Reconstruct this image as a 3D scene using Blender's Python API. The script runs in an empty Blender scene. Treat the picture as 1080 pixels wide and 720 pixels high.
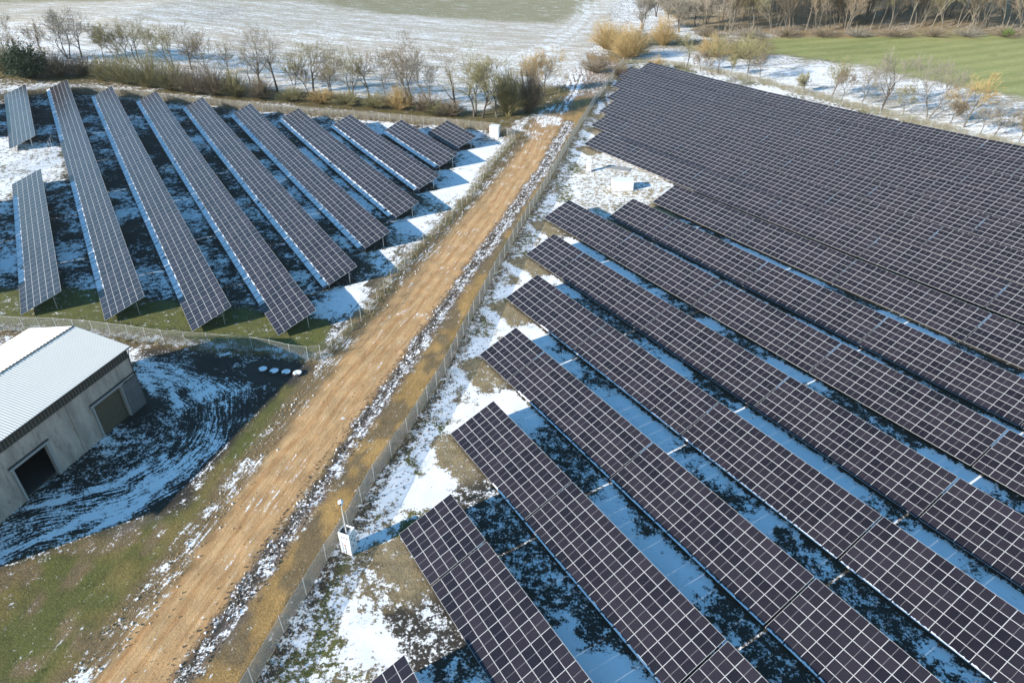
import bpy, math, random
import numpy as np
from mathutils import Vector, Matrix
sc = bpy.context.scene
C = sc.collection
rnd = random.Random(7)
R = math.radians

# ------------------------------------------------------------------ camera solved from the photograph
FPX, PITCH, ROLL = 727.8, R(32.9027), R(0.152)
PHI = R(-31.828); TILT = R(22.55)
HL = 0.6                       # height of a table's low edge above the ground
HC = 52.048 + HL               # camera height
TC = [2.5756, -0.034, 0.1948, 0.3483, -0.1453, -0.9957, 0.2223]
def gz(x, y):
    """height of the gently rolling ground"""
    x = np.clip(x, -150, 190); y = np.clip(y, 15, 290)
    X = x/100; Y = (y-80)/100
    c = TC
    return c[0]*X*X+c[1]*X*Y+c[2]*Y*Y+c[3]*X**3+c[4]*X*X*Y+c[5]*X*Y*Y+c[6]*Y**3
fw = np.array([0, math.cos(PITCH), -math.sin(PITCH)]); rt0 = np.array([1., 0, 0]); dn0 = np.cross(fw, rt0)
rt = math.cos(ROLL)*rt0+math.sin(ROLL)*dn0; dn = -math.sin(ROLL)*rt0+math.cos(ROLL)*dn0
def at(px, py, h=0.0):
    """point of the site (h above the ground) seen at a place in the photograph"""
    D = fw+rt*(px-540)/FPX+dn*(py-360)/FPX
    z = 0
    for i in range(10):
        P = D*((z+h-HC)/D[2]); z = float(gz(P[0], P[1]))
    return np.array([P[0], P[1], z+h])
def pj(P):
    v = np.array(P)-np.array([0, 0, HC]); z = v@fw
    return 540+FPX*(v@rt)/z, 360+FPX*(v@dn)/z, z
def height_for(base, topy):
    lo, hi = 0.5, 40
    for i in range(30):
        m = (lo+hi)/2
        if pj(base+np.array([0, 0, m]))[1] > topy: lo = m
        else: hi = m
    return lo

# ------------------------------------------------------------------ object helpers
def tag(o, label=None, cat=None, group=None, kind=None):
    if label: o['label'] = label
    if cat: o['category'] = cat
    if group: o['group'] = group
    if kind: o['kind'] = kind
    return o
def empty(name, loc, rot=(0, 0, 0)):
    o = bpy.data.objects.new(name, None); C.objects.link(o)
    o.location = loc; o.rotation_euler = rot; o.empty_display_size = 0.3
    return o
class MB:
    def __init__(s): s.v = []; s.f = []; s.m = []
    def quad(s, pts, m=0):
        n = len(s.v); s.v += [tuple(p) for p in pts]; s.f.append(tuple(range(n, n+len(pts)))); s.m.append(m)
    def box(s, c, d, rz=0, m=0, rx=0):
        M = Matrix.Translation(c) @ Matrix.Rotation(rz, 4, 'Z') @ Matrix.Rotation(rx, 4, 'X')
        n = len(s.v)
        for z in (-.5, .5):
            for x, y in ((-.5, -.5), (.5, -.5), (.5, .5), (-.5, .5)):
                s.v.append(tuple(M @ Vector((x*d[0], y*d[1], z*d[2]))))
        for f in ((3, 2, 1, 0), (4, 5, 6, 7), (0, 1, 5, 4), (1, 2, 6, 5), (2, 3, 7, 6), (3, 0, 4, 7)):
            s.f.append(tuple(n+i for i in f)); s.m.append(m)
    def tube(s, p, q, r0, r1, k=4, m=0, cap=False):
        p = Vector(p); q = Vector(q); d = (q-p)
        if d.length < 1e-6: return
        d.normalize(); a = d.orthogonal().normalized(); b = d.cross(a); n = len(s.v)
        for (c, r) in ((p, r0), (q, r1)):
            for i in range(k):
                t = 2*math.pi*i/k; s.v.append(tuple(c+a*(r*math.cos(t))+b*(r*math.sin(t))))
        for i in range(k):
            j = (i+1) % k; s.f.append((n+i, n+j, n+k+j, n+k+i)); s.m.append(m)
        if cap:
            s.f.append(tuple(n+k+i for i in range(k))); s.m.append(m); s.f.append(tuple(n+k-1-i for i in range(k))); s.m.append(m)
    def mesh(s, name, mats, smooth=False):
        me = bpy.data.meshes.new(name); me.from_pydata(s.v, [], s.f)
        for m in (mats if isinstance(mats, (list, tuple)) else [mats] if mats else []): me.materials.append(m)
        me.polygons.foreach_set('material_index', s.m)
        if smooth: me.polygons.foreach_set('use_smooth', [True]*len(s.f))
        me.update(); return me
    def build(s, name, mats, parent=None, smooth=False):
        o = bpy.data.objects.new(name, s.mesh(name, mats, smooth)); C.objects.link(o)
        if parent: o.parent = parent
        return o
def link(name, me, parent=None, loc=(0, 0, 0), rot=(0, 0, 0), scale=None):
    o = bpy.data.objects.new(name, me); C.objects.link(o); o.location = loc; o.rotation_euler = rot
    if scale: o.scale = scale
    if parent: o.parent = parent
    return o

# ------------------------------------------------------------------ materials
def nmat(name):
    m = bpy.data.materials.new(name); m.use_nodes = True; nt = m.node_tree
    return m, nt, nt.nodes['Principled BSDF'], nt.nodes['Material Output']
def N(nt, t, **k):
    n = nt.nodes.new(t)
    for a, b in k.items():
        if a.startswith('_'):
            n.inputs[a[1:].replace('_', ' ')].default_value = b
        else: setattr(n, a, b)
    return n
def math_(nt, op, a, b=None, c=None, clamp=False):
    n = nt.nodes.new('ShaderNodeMath'); n.operation = op; n.use_clamp = clamp
    for i, v in enumerate((a, b, c)):
        if v is None: continue
        if hasattr(v, 'default_value'): nt.links.new(v, n.inputs[i])
        else: n.inputs[i].default_value = v
    return n.outputs[0]
def mixc(nt, f, a, b, mode='MIX'):
    n = nt.nodes.new('ShaderNodeMix'); n.data_type = 'RGBA'; n.blend_type = mode
    for i, v in ((0, f), (6, a), (7, b)):
        if hasattr(v, 'default_value'): nt.links.new(v, n.inputs[i])
        else: n.inputs[i].default_value = v
    return n.outputs[2]
def noise(nt, vec, scale, detail=4, rough=.55, dist=0):
    n = N(nt, 'ShaderNodeTexNoise'); n.inputs['Scale'].default_value = scale; n.inputs['Detail'].default_value = detail
    n.inputs['Roughness'].default_value = rough; n.inputs['Distortion'].default_value = dist
    if vec is not None: nt.links.new(vec, n.inputs['Vector'])
    return n.outputs['Fac']
def smooth(nt, v, a, b):
    n = N(nt, 'ShaderNodeMapRange', interpolation_type='SMOOTHSTEP'); nt.links.new(v, n.inputs['Value'])
    n.inputs['From Min'].default_value = a; n.inputs['From Max'].default_value = b; return n.outputs['Result']
def simple(name, col, rough=.7, metal=0, var=.25, scale=3.0, bump=0):
    m, nt, b, o = nmat(name)
    tc = N(nt, 'ShaderNodeTexCoord')
    f = noise(nt, tc.outputs['Object'], scale, 5)
    c = mixc(nt, f, tuple(x*(1-var) for x in col)+(1,), tuple(min(1, x*(1+var)) for x in col)+(1,))
    nt.links.new(c, b.inputs['Base Color']); b.inputs['Roughness'].default_value = rough; b.inputs['Metallic'].default_value = metal
    if bump:
        bp = N(nt, 'ShaderNodeBump'); bp.inputs['Distance'].default_value = bump; nt.links.new(noise(nt, tc.outputs['Object'], scale*4, 4), bp.inputs['Height'])
        nt.links.new(bp.outputs[0], b.inputs['Normal'])
    return m

def ground_material():
    m, nt, b, o = nmat('ground_surface')
    geo = N(nt, 'ShaderNodeNewGeometry'); pos = geo.outputs['Position']
    soil = N(nt, 'ShaderNodeAttribute', attribute_name='soil').outputs['Color']
    sn = N(nt, 'ShaderNodeAttribute', attribute_name='snow').outputs['Fac']
    fl = N(nt, 'ShaderNodeAttribute', attribute_name='flow').outputs['Vector']     # (across, along, weight)
    sep = N(nt, 'ShaderNodeSeparateXYZ'); nt.links.new(fl, sep.inputs[0])
    w = sep.outputs[2]
    cmb = N(nt, 'ShaderNodeCombineXYZ')
    nt.links.new(math_(nt, 'MULTIPLY', sep.outputs[0], 2.6), cmb.inputs[0]); nt.links.new(math_(nt, 'MULTIPLY', sep.outputs[1], .28), cmb.inputs[1])
    fn = noise(nt, cmb.outputs[0], 1.0, 6, .62)                                    # streaks along tracks
    fn2 = noise(nt, cmb.outputs[0], 3.3, 4, .6)
    cmb2 = N(nt, 'ShaderNodeCombineXYZ')                                          # tread marks across the ruts
    n1 = noise(nt, pos, .22, 5, .6); n2 = noise(nt, pos, 1.1, 7, .68); n3 = noise(nt, pos, 4.2, 6, .75)
    iso = math_(nt, 'ADD', math_(nt, 'ADD', math_(nt, 'MULTIPLY', n1, .25), math_(nt, 'MULTIPLY', n2, .75)), math_(nt, 'MULTIPLY', n3, .65))
    ani = math_(nt, 'ADD', math_(nt, 'ADD', math_(nt, 'MULTIPLY', fn, .8), math_(nt, 'MULTIPLY', n2, .25)), math_(nt, 'MULTIPLY', n3, .6))
    mx = N(nt, 'ShaderNodeMix'); nt.links.new(w, mx.inputs[0]); nt.links.new(iso, mx.inputs[2]); nt.links.new(ani, mx.inputs[3])
    nn = mx.outputs[0]                                                            # mean about .825
    t = math_(nt, 'ADD', math_(nt, 'MULTIPLY', math_(nt, 'SUBTRACT', nn, .825), 2.8), math_(nt, 'MULTIPLY', sn, 1.0))
    mask = smooth(nt, t, .40, .60)
    # soil variation
    keep = math_(nt, 'SUBTRACT', 1.0, math_(nt, 'MULTIPLY', w, .75))
    v1 = smooth(nt, noise(nt, pos, .9, 6, .7), .35, .65)
    c = mixc(nt, math_(nt, 'MULTIPLY', v1, keep), soil, mixc(nt, .55, soil, (.055, .045, .03, 1)))
    v2 = smooth(nt, noise(nt, pos, 6.0, 5, .7), .38, .66)
    c = mixc(nt, math_(nt, 'MULTIPLY', v2, .5), c, mixc(nt, .4, soil, mixc(nt, 1.0, soil, (2.2, 2.0, 1.7, 1), 'MULTIPLY')))
    v4 = smooth(nt, noise(nt, pos, 14.0, 3, .7), .50, .72)
    c = mixc(nt, math_(nt, 'MULTIPLY', math_(nt, 'MULTIPLY', v4, .6), keep), c, mixc(nt, .75, soil, (.03, .03, .015, 1)))
    st = smooth(nt, fn2, .35, .7)
    c = mixc(nt, math_(nt, 'MULTIPLY', math_(nt, 'MULTIPLY', st, w), .6), c, mixc(nt, 1.0, soil, (1.28, 1.33, 1.42, 1), 'MULTIPLY'))
    st2 = smooth(nt, fn, .56, .40)
    c = mixc(nt, math_(nt, 'MULTIPLY', math_(nt, 'MULTIPLY', st2, w), .6), c, mixc(nt, 1.0, soil, (.74, .66, .58, 1), 'MULTIPLY'))
    snowc = mixc(nt, n3, (.80, .81, .83, 1), (.90, .90, .90, 1))
    base = mixc(nt, mask, c, snowc)
    nt.links.new(base, b.inputs['Base Color'])
    b.inputs['Roughness'].default_value = .85; b.inputs['Specular IOR Level'].default_value = .25
    h = math_(nt, 'ADD', math_(nt, 'MULTIPLY', mask, .10), math_(nt, 'MULTIPLY', math_(nt, 'MULTIPLY', noise(nt, pos, 4.0, 7, .75), math_(nt, 'SUBTRACT', 1.15, mask)), math_(nt, 'MULTIPLY', keep, .6)))
    h = math_(nt, 'ADD', h, math_(nt, 'MULTIPLY', math_(nt, 'MULTIPLY', fn, w), .18))
    bp = N(nt, 'ShaderNodeBump'); bp.inputs['Distance'].default_value = .35; bp.inputs['Strength'].default_value = .8
    nt.links.new(h, bp.inputs['Height']); nt.links.new(bp.outputs[0], b.inputs['Normal'])
    return m
M_ground = ground_material()

def module_material():
    m, nt, b, o = nmat('solar_glass')
    uv = N(nt, 'ShaderNodeUVMap', uv_map='UVMap'); sep = N(nt, 'ShaderNodeSeparateXYZ'); nt.links.new(uv.outputs[0], sep.inputs[0])
    U, V = sep.outputs[0], sep.outputs[1]                                        # metres
    def lines(x, pitch, wdt, off=0):
        f = math_(nt, 'FRACT', math_(nt, 'DIVIDE', math_(nt, 'ADD', x, off), pitch))
        return math_(nt, 'LESS_THAN', f, wdt/pitch)
    cu = lines(U, .0823, .006, .003); cv = lines(V, .1617, .007, .0035)
    mid = math_(nt, 'LESS_THAN', math_(nt, 'ABSOLUTE', math_(nt, 'SUBTRACT', U, .8475)), .012)
    ln = math_(nt, 'MAXIMUM', cu, cv)
    oi = N(nt, 'ShaderNodeObjectInfo')
    cellc = mixc(nt, oi.outputs['Random'], (.008, .006, .010, 1), (.024, .018, .025, 1))
    c = mixc(nt, math_(nt, 'MULTIPLY', ln, .35), cellc, (.16, .16, .17, 1))
    c = mixc(nt, math_(nt, 'MULTIPLY', mid, .75), c, (.34, .34, .35, 1))
    nt.links.new(c, b.inputs['Base Color'])
    b.inputs['Roughness'].default_value = .2; b.inputs['IOR'].default_value = 1.45
    return m
M_glass = module_material()
M_frame = simple('aluminium_frame', (.54, .54, .54), .45, .0, .05)
M_back = simple('module_backsheet', (.10, .10, .105), .6, 0, .1)
M_steel = simple('galvanised_steel', (.42, .43, .44), .45, .6, .15)
M_post = simple('pale_post', (.55, .55, .53), .55, .2, .15)
M_snow = simple('snow', (.86, .87, .89), .8, 0, .03, 2.0, .03)

def wire_material(name, col, cover):
    m, nt, b, o = nmat(name)
    uv = N(nt, 'ShaderNodeUVMap', uv_map='UVMap'); sep = N(nt, 'ShaderNodeSeparateXYZ'); nt.links.new(uv.outputs[0], sep.inputs[0])
    a = math_(nt, 'FRACT', math_(nt, 'MULTIPLY', math_(nt, 'ADD', sep.outputs[0], sep.outputs[1]), 14.0))
    c = math_(nt, 'FRACT', math_(nt, 'MULTIPLY', math_(nt, 'SUBTRACT', sep.outputs[0], sep.outputs[1]), 14.0))
    k = math_(nt, 'MAXIMUM', math_(nt, 'LESS_THAN', a, cover), math_(nt, 'LESS_THAN', c, cover))
    b.inputs['Base Color'].default_value = (*col, 1); b.inputs['Roughness'].default_value = .5; b.inputs['Metallic'].default_value = .3
    tr = N(nt, 'ShaderNodeBsdfTransparent'); mx = N(nt, 'ShaderNodeMixShader')
    nt.links.new(k, mx.inputs[0]); nt.links.new(tr.outputs[0], mx.inputs[1]); nt.links.new(b.outputs[0], mx.inputs[2]); nt.links.new(mx.outputs[0], o.inputs['Surface'])
    return m
M_wire = wire_material('chain_link', (.55, .55, .53), .24)
M_wire2 = wire_material('thin_chain_link', (.42, .42, .40), .10)

# ------------------------------------------------------------------ numpy noise + zones
_tab = np.random.RandomState(3).rand(256, 256)
def vnoise(x, y):
    xi = np.floor(x).astype(int); yi = np.floor(y).astype(int); fx = x-xi; fy = y-yi
    fx = fx*fx*(3-2*fx); fy = fy*fy*(3-2*fy)
    g = lambda a, b: _tab[a & 255, b & 255]
    return (g(xi, yi)*(1-fx)+g(xi+1, yi)*fx)*(1-fy)+(g(xi, yi+1)*(1-fx)+g(xi+1, yi+1)*fx)*fy
def fbm(x, y, s, o=4):
    t = 0; a = .5; tot = 0
    for i in range(o):
        t = t+a*vnoise(x/s+17.3*i, y/s+9.1*i); tot += a; a *= .5; s /= 2.03
    return t/tot
def sst(a, b, x):
    t = np.clip((x-a)/(b-a), 0, 1); return t*t*(3-2*t)
def W2(pts): return np.array([at(*p)[:2] for p in pts])
def polydist(x, y, P, closed=False):
    """distance, signed side, arclength to a polyline"""
    d = np.full(x.shape, 1e9); side = np.zeros(x.shape); arc = np.zeros(x.shape); s = 0
    n = len(P)
    for i in range(n if closed else n-1):
        a = P[i]; b = P[(i+1) % n]; v = b-a; L = np.hypot(*v)
        if L < 1e-6: continue
        t = ((x-a[0])*v[0]+(y-a[1])*v[1])/L/L; tc = np.clip(t, 0, 1)
        dx = x-a[0]-tc*v[0]; dy = y-a[1]-tc*v[1]; dd = np.hypot(dx, dy)
        cr = (v[0]*(y-a[1])-v[1]*(x-a[0]))/L
        k = dd < d-1e-9
        d = np.where(k, dd, d); side = np.where(k, np.sign(cr), side); arc = np.where(k, s+tc*L, arc); s += L
    return d, side, arc
def inside(x, y, P):
    r = np.zeros(x.shape, bool); n = len(P)
    for i in range(n):
        a = P[i]; b = P[(i+1) % n]
        if a[1] == b[1]: continue
        c = ((a[1] > y) != (b[1] > y)) & (x < (b[0]-a[0])*(y-a[1])/(b[1]-a[1])+a[0]); r ^= c
    return r
def pmask(x, y, P, soft, warp=0, s=3.0):
    d, _, _ = polydist(x, y, P, True); sd = np.where(inside(x, y, P), d, -d)
    if warp: sd = sd+(fbm(x, y, s, 3)-.5)*2*warp
    return sst(-soft, soft, sd)

ROAD_L = [(-10, 830), (60, 745), (120, 670), (185, 592), (250, 505), (300, 440), (345, 383), (385, 333), (430, 283), (470, 238), (510, 196), (545, 152), (572, 118), (595, 90), (606, 74)]
ROAD_R = [(622, 74), (610, 98), (592, 130), (565, 178), (535, 220), (505, 262), (478, 300), (448, 345), (398, 412), (350, 482), (300, 555), (250, 620), (200, 690), (140, 775), (100, 830)]
P_road = W2(ROAD_L+ROAD_R)
CL = W2([(30, 850), (90, 762), (160, 668), (240, 565), (300, 488), (350, 425), (400, 367), (455, 300), (505, 240), (550, 180), (582, 128), (603, 92), (612, 72)])
FENCE_R = W2([(215, 810), (268, 722), (300, 667), (345, 592), (368, 556), (395, 507), (430, 457), (470, 393), (500, 332), (522, 290), (550, 240), (577, 195), (602, 150), (628, 108), (657, 68)])
FENCE_L = W2([(543, 148), (527, 166), (513, 184), (497, 208), (477, 230), (447, 258), (420, 289), (390, 330), (362, 358), (339, 379), (325.5, 380.5), (307, 378), (286, 373), (267, 370), (220, 366), (174, 363), (137, 357.5), (100, 353), (62, 350), (27, 349), (-25, 346)])
FENCE_B = W2([(-30, 108), (30, 101), (62, 97), (100, 99), (140, 103), (200, 109), (300, 119), (400, 127), (470, 133), (520, 138), (543, 148)])
FENCE_J = W2([(-30, 192), (0, 187), (17, 182), (27, 177), (38, 172), (52, 163), (57, 152)])
FENCE_T = W2([(657, 68), (690, 66), (740, 74), (800, 87), (870, 106), (960, 129), (1080, 161), (1200, 196)])
RUT = W2([(130, 800), (180, 728), (222, 668), (272, 602), (326, 524), (376, 450), (427, 383), (467, 323), (500, 278), (540, 222), (575, 175), (600, 130)])
P_grass = W2([(-60, 625), (0, 598), (55, 578), (142, 549), (198, 532), (228, 486), (270, 435), (300, 398), (340, 386), (300, 440), (250, 500), (185, 590), (120, 668), (60, 742), (0, 820), (-90, 900), (-90, 700)])
P_yard = W2([(148, 366), (300, 377), (318, 383), (300, 400), (268, 440), (228, 486), (198, 532), (142, 549), (55, 578), (0, 598), (-60, 625), (-80, 560), (0, 552), (60, 500), (148, 425), (140, 380)])
YARD_T = W2([(-20, 575), (40, 550), (95, 540), (142, 526), (188, 500), (219, 470), (233, 441), (228, 420), (205, 402), (165, 392), (138, 388), (90, 380)])
P_lgreen = W2([(-60, 300), (0, 306), (80, 302), (160, 318), (250, 325), (345, 340), (340, 372), (280, 368), (180, 358), (60, 346), (-60, 344)])
P_lbreak = W2([(-60, 158), (0, 152), (40, 152), (60, 150), (70, 178), (60, 196), (40, 186), (0, 212), (-60, 215)])
P_field = W2([(-400, 110), (-100, 92), (0, 84), (60, 74), (140, 80), (250, 98), (330, 108), (400, 112), (450, 122), (510, 128), (560, 100), (600, 80), (614, 66), (640, 30), (655, -10), (640, -40), (-600, -40)])
P_band = W2([(-300, 3), (0, 4), (120, 2), (330, 3), (400, 14), (520, 22), (600, 26), (620, 5), (628, -12), (450, -24), (300, -14), (-300, -10)])
P_band2 = W2([(195, 14), (240, 6), (268, 8), (250, 18), (215, 22)])
P_green = W2([(795, 40), (900, 36), (1080, 38), (1500, 60), (1700, 160), (1300, 150), (1080, 103), (1000, 90), (900, 68), (830, 58), (790, 56)])
P_sband = W2([(660, 60), (690, 48), (740, 52), (800, 60), (900, 68), (1000, 90), (1080, 103), (1300, 150), (1700, 170), (1700, 330), (1080, 163), (960, 130), (870, 106), (740, 72), (690, 64)])
P_slope = W2([(640, 60), (640, 36), (700, 36), (740, 44), (800, 38), (820, 54), (760, 56), (690, 50), (670, 62)])
P_tip = W2([(600, 92), (614, 64), (640, 62), (656, 68), (628, 106), (610, 100)])
P_wood = W2([(735, 38), (1080, 37), (1500, 58), (1900, 60), (1500, -45), (600, -45), (700, 10)])
HEDGE = W2([(-120, 84), (-20, 80), (20, 80), (60, 80), (110, 82), (160, 88), (220, 96), (300, 103), (370, 109), (450, 118), (520, 127), (565, 108), (580, 96)])
WHEEL = W2([(500, 84), (545, 66), (580, 50), (605, 32), (619, 16), (618, 2), (606, -12)])
YT2 = W2([(30, 530), (70, 520), (120, 505), (165, 470), (180, 430), (165, 400), (140, 384)]); YT3 = W2([(112, 458), (150, 470), (170, 500), (140, 530), (80, 560), (10, 590)])
P_pad = W2([(606, 205), (620, 165), (640, 160), (700, 188), (716, 200), (690, 214), (650, 214), (636, 232), (612, 222)])
P_darkice = W2([(565, 108), (610, 96), (620, 80), (604, 84), (560, 112)])

AL = np.array([math.sin(PHI), math.cos(PHI)]); PE = np.array([math.cos(PHI), -math.sin(PHI)])
# rows: name, s at the track end (right field) , p of the low edge, first partial table in modules
RIGHT = [('first', 44.93, 14.9, 4, 'A'), ('Z', 31.56, 3.8, 10, 'Z'), ('B', 55.52, 26.07, 9, 'B'), ('C', 67.89, 36.97, 4, 'C'), ('D', 79.32, 48.12, 10, 'D'), ('E', 90.51, 59.02, 5, 'E'),
         ('F', 102.0, 70.56, 11, 'F'), ('G', 95.75, 81.35, 7, 'G'), ('H', 96.82, 93.4, 12, 'H'), ('I', 134.79, 104.74, 8, 'I'), ('J', 146.56, 115.93, 5, 'J'),
         ('K', 156.52, 126.36, 12, 'K'), ('L', 167.0, 137.2, 9, 'L'), ('M', 177.91, 148.1, 4, 'M'), ('N', 187.2, 157.77, 12, 'N'), ('O', 189.86, 168.54, 6, 'O')]
RIGHT.sort(key=lambda r: r[2])
LEFT = [('L1', 111.54, -15.06, 57.66), ('L2', 103.11, -4.91, 138.0), ('L3', 94.81, 5.19, 135.4), ('L4', 86.73, 15.25, 134.6), ('L5', 96.86, 25.26, 113.8), ('L6', 106.69, 35.16, 92.9),
        ('L7', 117.08, 45.34, 73.3), ('L8', 127.16, 55.49, 52.0), ('L9', 137.58, 65.47, 31.14), ('L10', 147.36, 75.59, 15.37), ('L0', 194.05, -15.01, 45.58), ('LX', 120.0, -25.2, 42), ('LY', 204, -25.2, 30)]

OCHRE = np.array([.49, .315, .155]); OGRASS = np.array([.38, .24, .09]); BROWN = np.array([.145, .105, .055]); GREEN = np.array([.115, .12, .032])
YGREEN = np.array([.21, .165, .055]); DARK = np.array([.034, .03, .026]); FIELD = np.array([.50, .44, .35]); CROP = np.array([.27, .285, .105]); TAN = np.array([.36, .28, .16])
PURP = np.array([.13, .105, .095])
def paint(x, y):
    n = len(x)
    col = np.tile(BROWN, (n, 1)); snow = np.full(n, .55)
    flow = np.zeros((n, 3))
    big = fbm(x, y, 14, 3); med = fbm(x+50, y, 5, 3); fine = fbm(x, y+80, 1.8, 3)
    def put(m, c=None, s=None):
        nonlocal col, snow
        if c is not None: col = col*(1-m[:, None])+(c if np.ndim(c) == 2 else np.array(c)[None])*m[:, None]
        if s is not None: snow = snow*(1-m)+s*m
    p = x*PE[0]+y*PE[1]; s = x*AL[0]+y*AL[1]
    # which side of the track fences
    dR, sR, aR = polydist(x, y, FENCE_R); dC, sC, aC = polydist(x, y, CL)
    right = (sR < 0) & (y < 275)
    gapc = .38+.62*sst(.34, .62, fbm(x-20, y+11, 6, 3))
    # --- right field
    mix = sst(.42, .58, big)
    put(right.astype(float), BROWN*.9, .62+.28*(med-.5)*2)
    put(right*sst(.50, .62, fbm(x+9, y+31, 9, 3)), GREEN*.9, .35)
    put(right*sst(13, 9, dR)*1.0, TAN*.75, .70+1.2*(med-.5)+.5*(fine-.5))
    put(right*sst(.52, .60, fbm(x*1.0+33, y, 4, 3))*sst(13, 6, dR), GREEN*1.1, .42)
    put(right*sst(2.2, .8, dR), DARK*1.6, .45)
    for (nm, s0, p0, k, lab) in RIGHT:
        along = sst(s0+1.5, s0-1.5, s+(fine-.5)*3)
        put(right*along*sst(-5.2, -4.6, p-p0)*sst(0.6, -.2, p-p0), np.where((s < s0-8+fine*3)[:, None], DARK[None]*1.3, (TAN*.6)[None]), gapc)  # row shade put into the soil colour: near-black in gaps, tan by sunlit ends
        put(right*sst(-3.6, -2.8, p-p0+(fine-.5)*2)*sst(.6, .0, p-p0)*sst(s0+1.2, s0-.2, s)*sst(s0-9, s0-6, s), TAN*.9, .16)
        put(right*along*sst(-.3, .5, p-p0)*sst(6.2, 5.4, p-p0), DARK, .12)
    put(right*pmask(x, y, P_pad, .8, 1.2), TAN*1.1, .52)
    # --- corridor between the track and the right fence
    corr = (sR > 0) & (dR < 16) & (sC < 0) & (y < 275)
    put(corr.astype(float), OGRASS[None]*(.7+.6*med[:, None]), .06+.25*(fine-.5)); put(corr*sst(.5, .62, fbm(x+7, y*.6, 2.5, 3)), BROWN*1.3, .12)
    put(corr*sst(1.6, .5, dR), BROWN*1.1, .15)
    dU, _, aU = polydist(x, y, RUT)
    put(sst(2.3, .7, dU+(fine-.5)*1.6)*(right < .5), PURP, .50)
    put(sst(.5, .1, np.abs(dU-.25)), DARK*1.5, .35)
    # --- left field
    dL, sL, _ = polydist(x, y, FENCE_L)
    lf = np.concatenate([FENCE_L[::-1], ])
    P_left = np.concatenate([FENCE_L, W2([(-200, 345), (-300, 150)]), FENCE_B[0:1], FENCE_B[1:]])
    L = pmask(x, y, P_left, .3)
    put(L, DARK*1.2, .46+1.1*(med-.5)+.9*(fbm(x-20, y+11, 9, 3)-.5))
    rightpart = sst(-30, -5, x)*L
    put(rightpart*sst(9, 6, dL+(fine-.5)*2), TAN*.8, .70+.9*(med-.5)); put(rightpart*sst(3.2, 1.6, dL+(fine-.5)*2), TAN*.9, .45)
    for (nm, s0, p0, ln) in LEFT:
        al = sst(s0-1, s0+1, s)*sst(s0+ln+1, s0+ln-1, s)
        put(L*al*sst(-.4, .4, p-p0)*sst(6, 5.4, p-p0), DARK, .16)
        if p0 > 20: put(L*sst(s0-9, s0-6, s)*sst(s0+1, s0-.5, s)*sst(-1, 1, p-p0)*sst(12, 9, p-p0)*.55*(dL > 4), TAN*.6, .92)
    put(L*pmask(x, y, P_lgreen, .8, 1.6, 4), GREEN*1.15, .14+.5*np.clip(med-.55, 0, 1))
    put(pmask(x, y, P_lbreak, .8, 1.5), YGREEN*.8, .62)
    put(sst(1.9, .9, dL)*sst(.3, .6, L+.2), YGREEN*.8, .55)
    # outer verge of the left fence
    v = sst(2.4, .6, dL)*(1-L); put(v, BROWN*1.2, .30)
    # --- grass wedge, yard, left verge of the track
    g = pmask(x, y, P_grass, 1.0, 1.0)
    gc = GREEN[None]*(1-sst(.4, .62, med)[:, None])+YGREEN[None]*sst(.4, .62, med)[:, None]
    put(g, gc, .05+.25*(fine-.5))
    put(g*sst(.5, .65, fbm(x*1.5, y, 3.5, 3)), BROWN*1.4, .16)
    put(g*sst(-33, -38, x+(med-.5)*8)*sst(.42, .56, big), PURP*1.1, .34)
    yd = pmask(x, y, P_yard, .9, 1.2)
    put(yd, DARK*1.0, .25+.7*(med-.5))
    dY, sY, aY = polydist(x, y, YARD_T)
    put(yd*sst(2.8, 1.0, dY+(fine-.5)*1.8), DARK*1.2, .48+.6*(med-.5))
    for Q in (YT2, YT3):
        d2, _, _ = polydist(x, y, Q); put(yd*np.maximum(sst(.6, .2, np.abs(d2-1.0)+(fine-.5)*.8), .35*sst(2, 1, d2)), DARK*1.2, .78)
    put(yd*sst(3.5, 5, dY)*sst(13, 9, dY), DARK*1.0, .24+.7*(med-.5))
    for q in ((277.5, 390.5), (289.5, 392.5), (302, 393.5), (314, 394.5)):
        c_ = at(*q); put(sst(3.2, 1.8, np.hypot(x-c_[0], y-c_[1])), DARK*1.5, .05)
    # --- the track itself
    r = pmask(x, y, P_road, .5, .7, 1.6)
    sg = dC*sC+(fbm(x, y, 9, 2)-.5)*1.2; rut = 0
    for o_, w_, a_ in ((-2.6, .45, .5), (-.9, .35, .8), (.9, .4, .9), (2.7, .35, .6), (3.6, .3, .5), (-4.0, .5, .5)): rut = rut+a_*np.exp(-((sg-o_)/w_)**2)
    rut = np.clip(rut, 0, 1)
    rc = OCHRE[None]*(.85+.4*fine[:, None])*(1-rut[:, None]*np.array([[.16, .28, .38]]))
    edge_ = sst(3.6, 5.2, np.abs(sg)+(fine-.5)*2); rc = rc*(1-edge_[:, None]*.6)+(BROWN*1.8)[None]*edge_[:, None]*.6
    put(r, rc, .03+.20*sst(.56, .68, fbm(x*.9+5, y*.9, 2.4, 3))+.12*edge_)
    vg = sst(2.4, .8, np.abs(polydist(x, y, W2(ROAD_L))[0]+(fine-.5)*1.5))*(sC > 0)
    put(vg*.9, BROWN*1.3, .27+.8*(fine-.5)+.4*(med-.5))
    tp = pmask(x, y, P_tip, 1.5, 2.5); put(tp, PURP*1.2, .58)
    # snowed up upper stretch of the track
    up = r*sst(165, 190, y); put(up*.8, OCHRE*.75, .20+.5*sst(.46, .6, med)+.30*sst(205, 230, y))
    put(r*sst(190, 210, y), np.array([.22, .15, .10]), np.clip(.72-.75*rut+.6*(fine-.5), 0, 1))
    put(pmask(x, y, P_tip, 2, 3)*(1-r)*.8, np.array([.26, .17, .10]), .28+.5*(med-.5))
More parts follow.
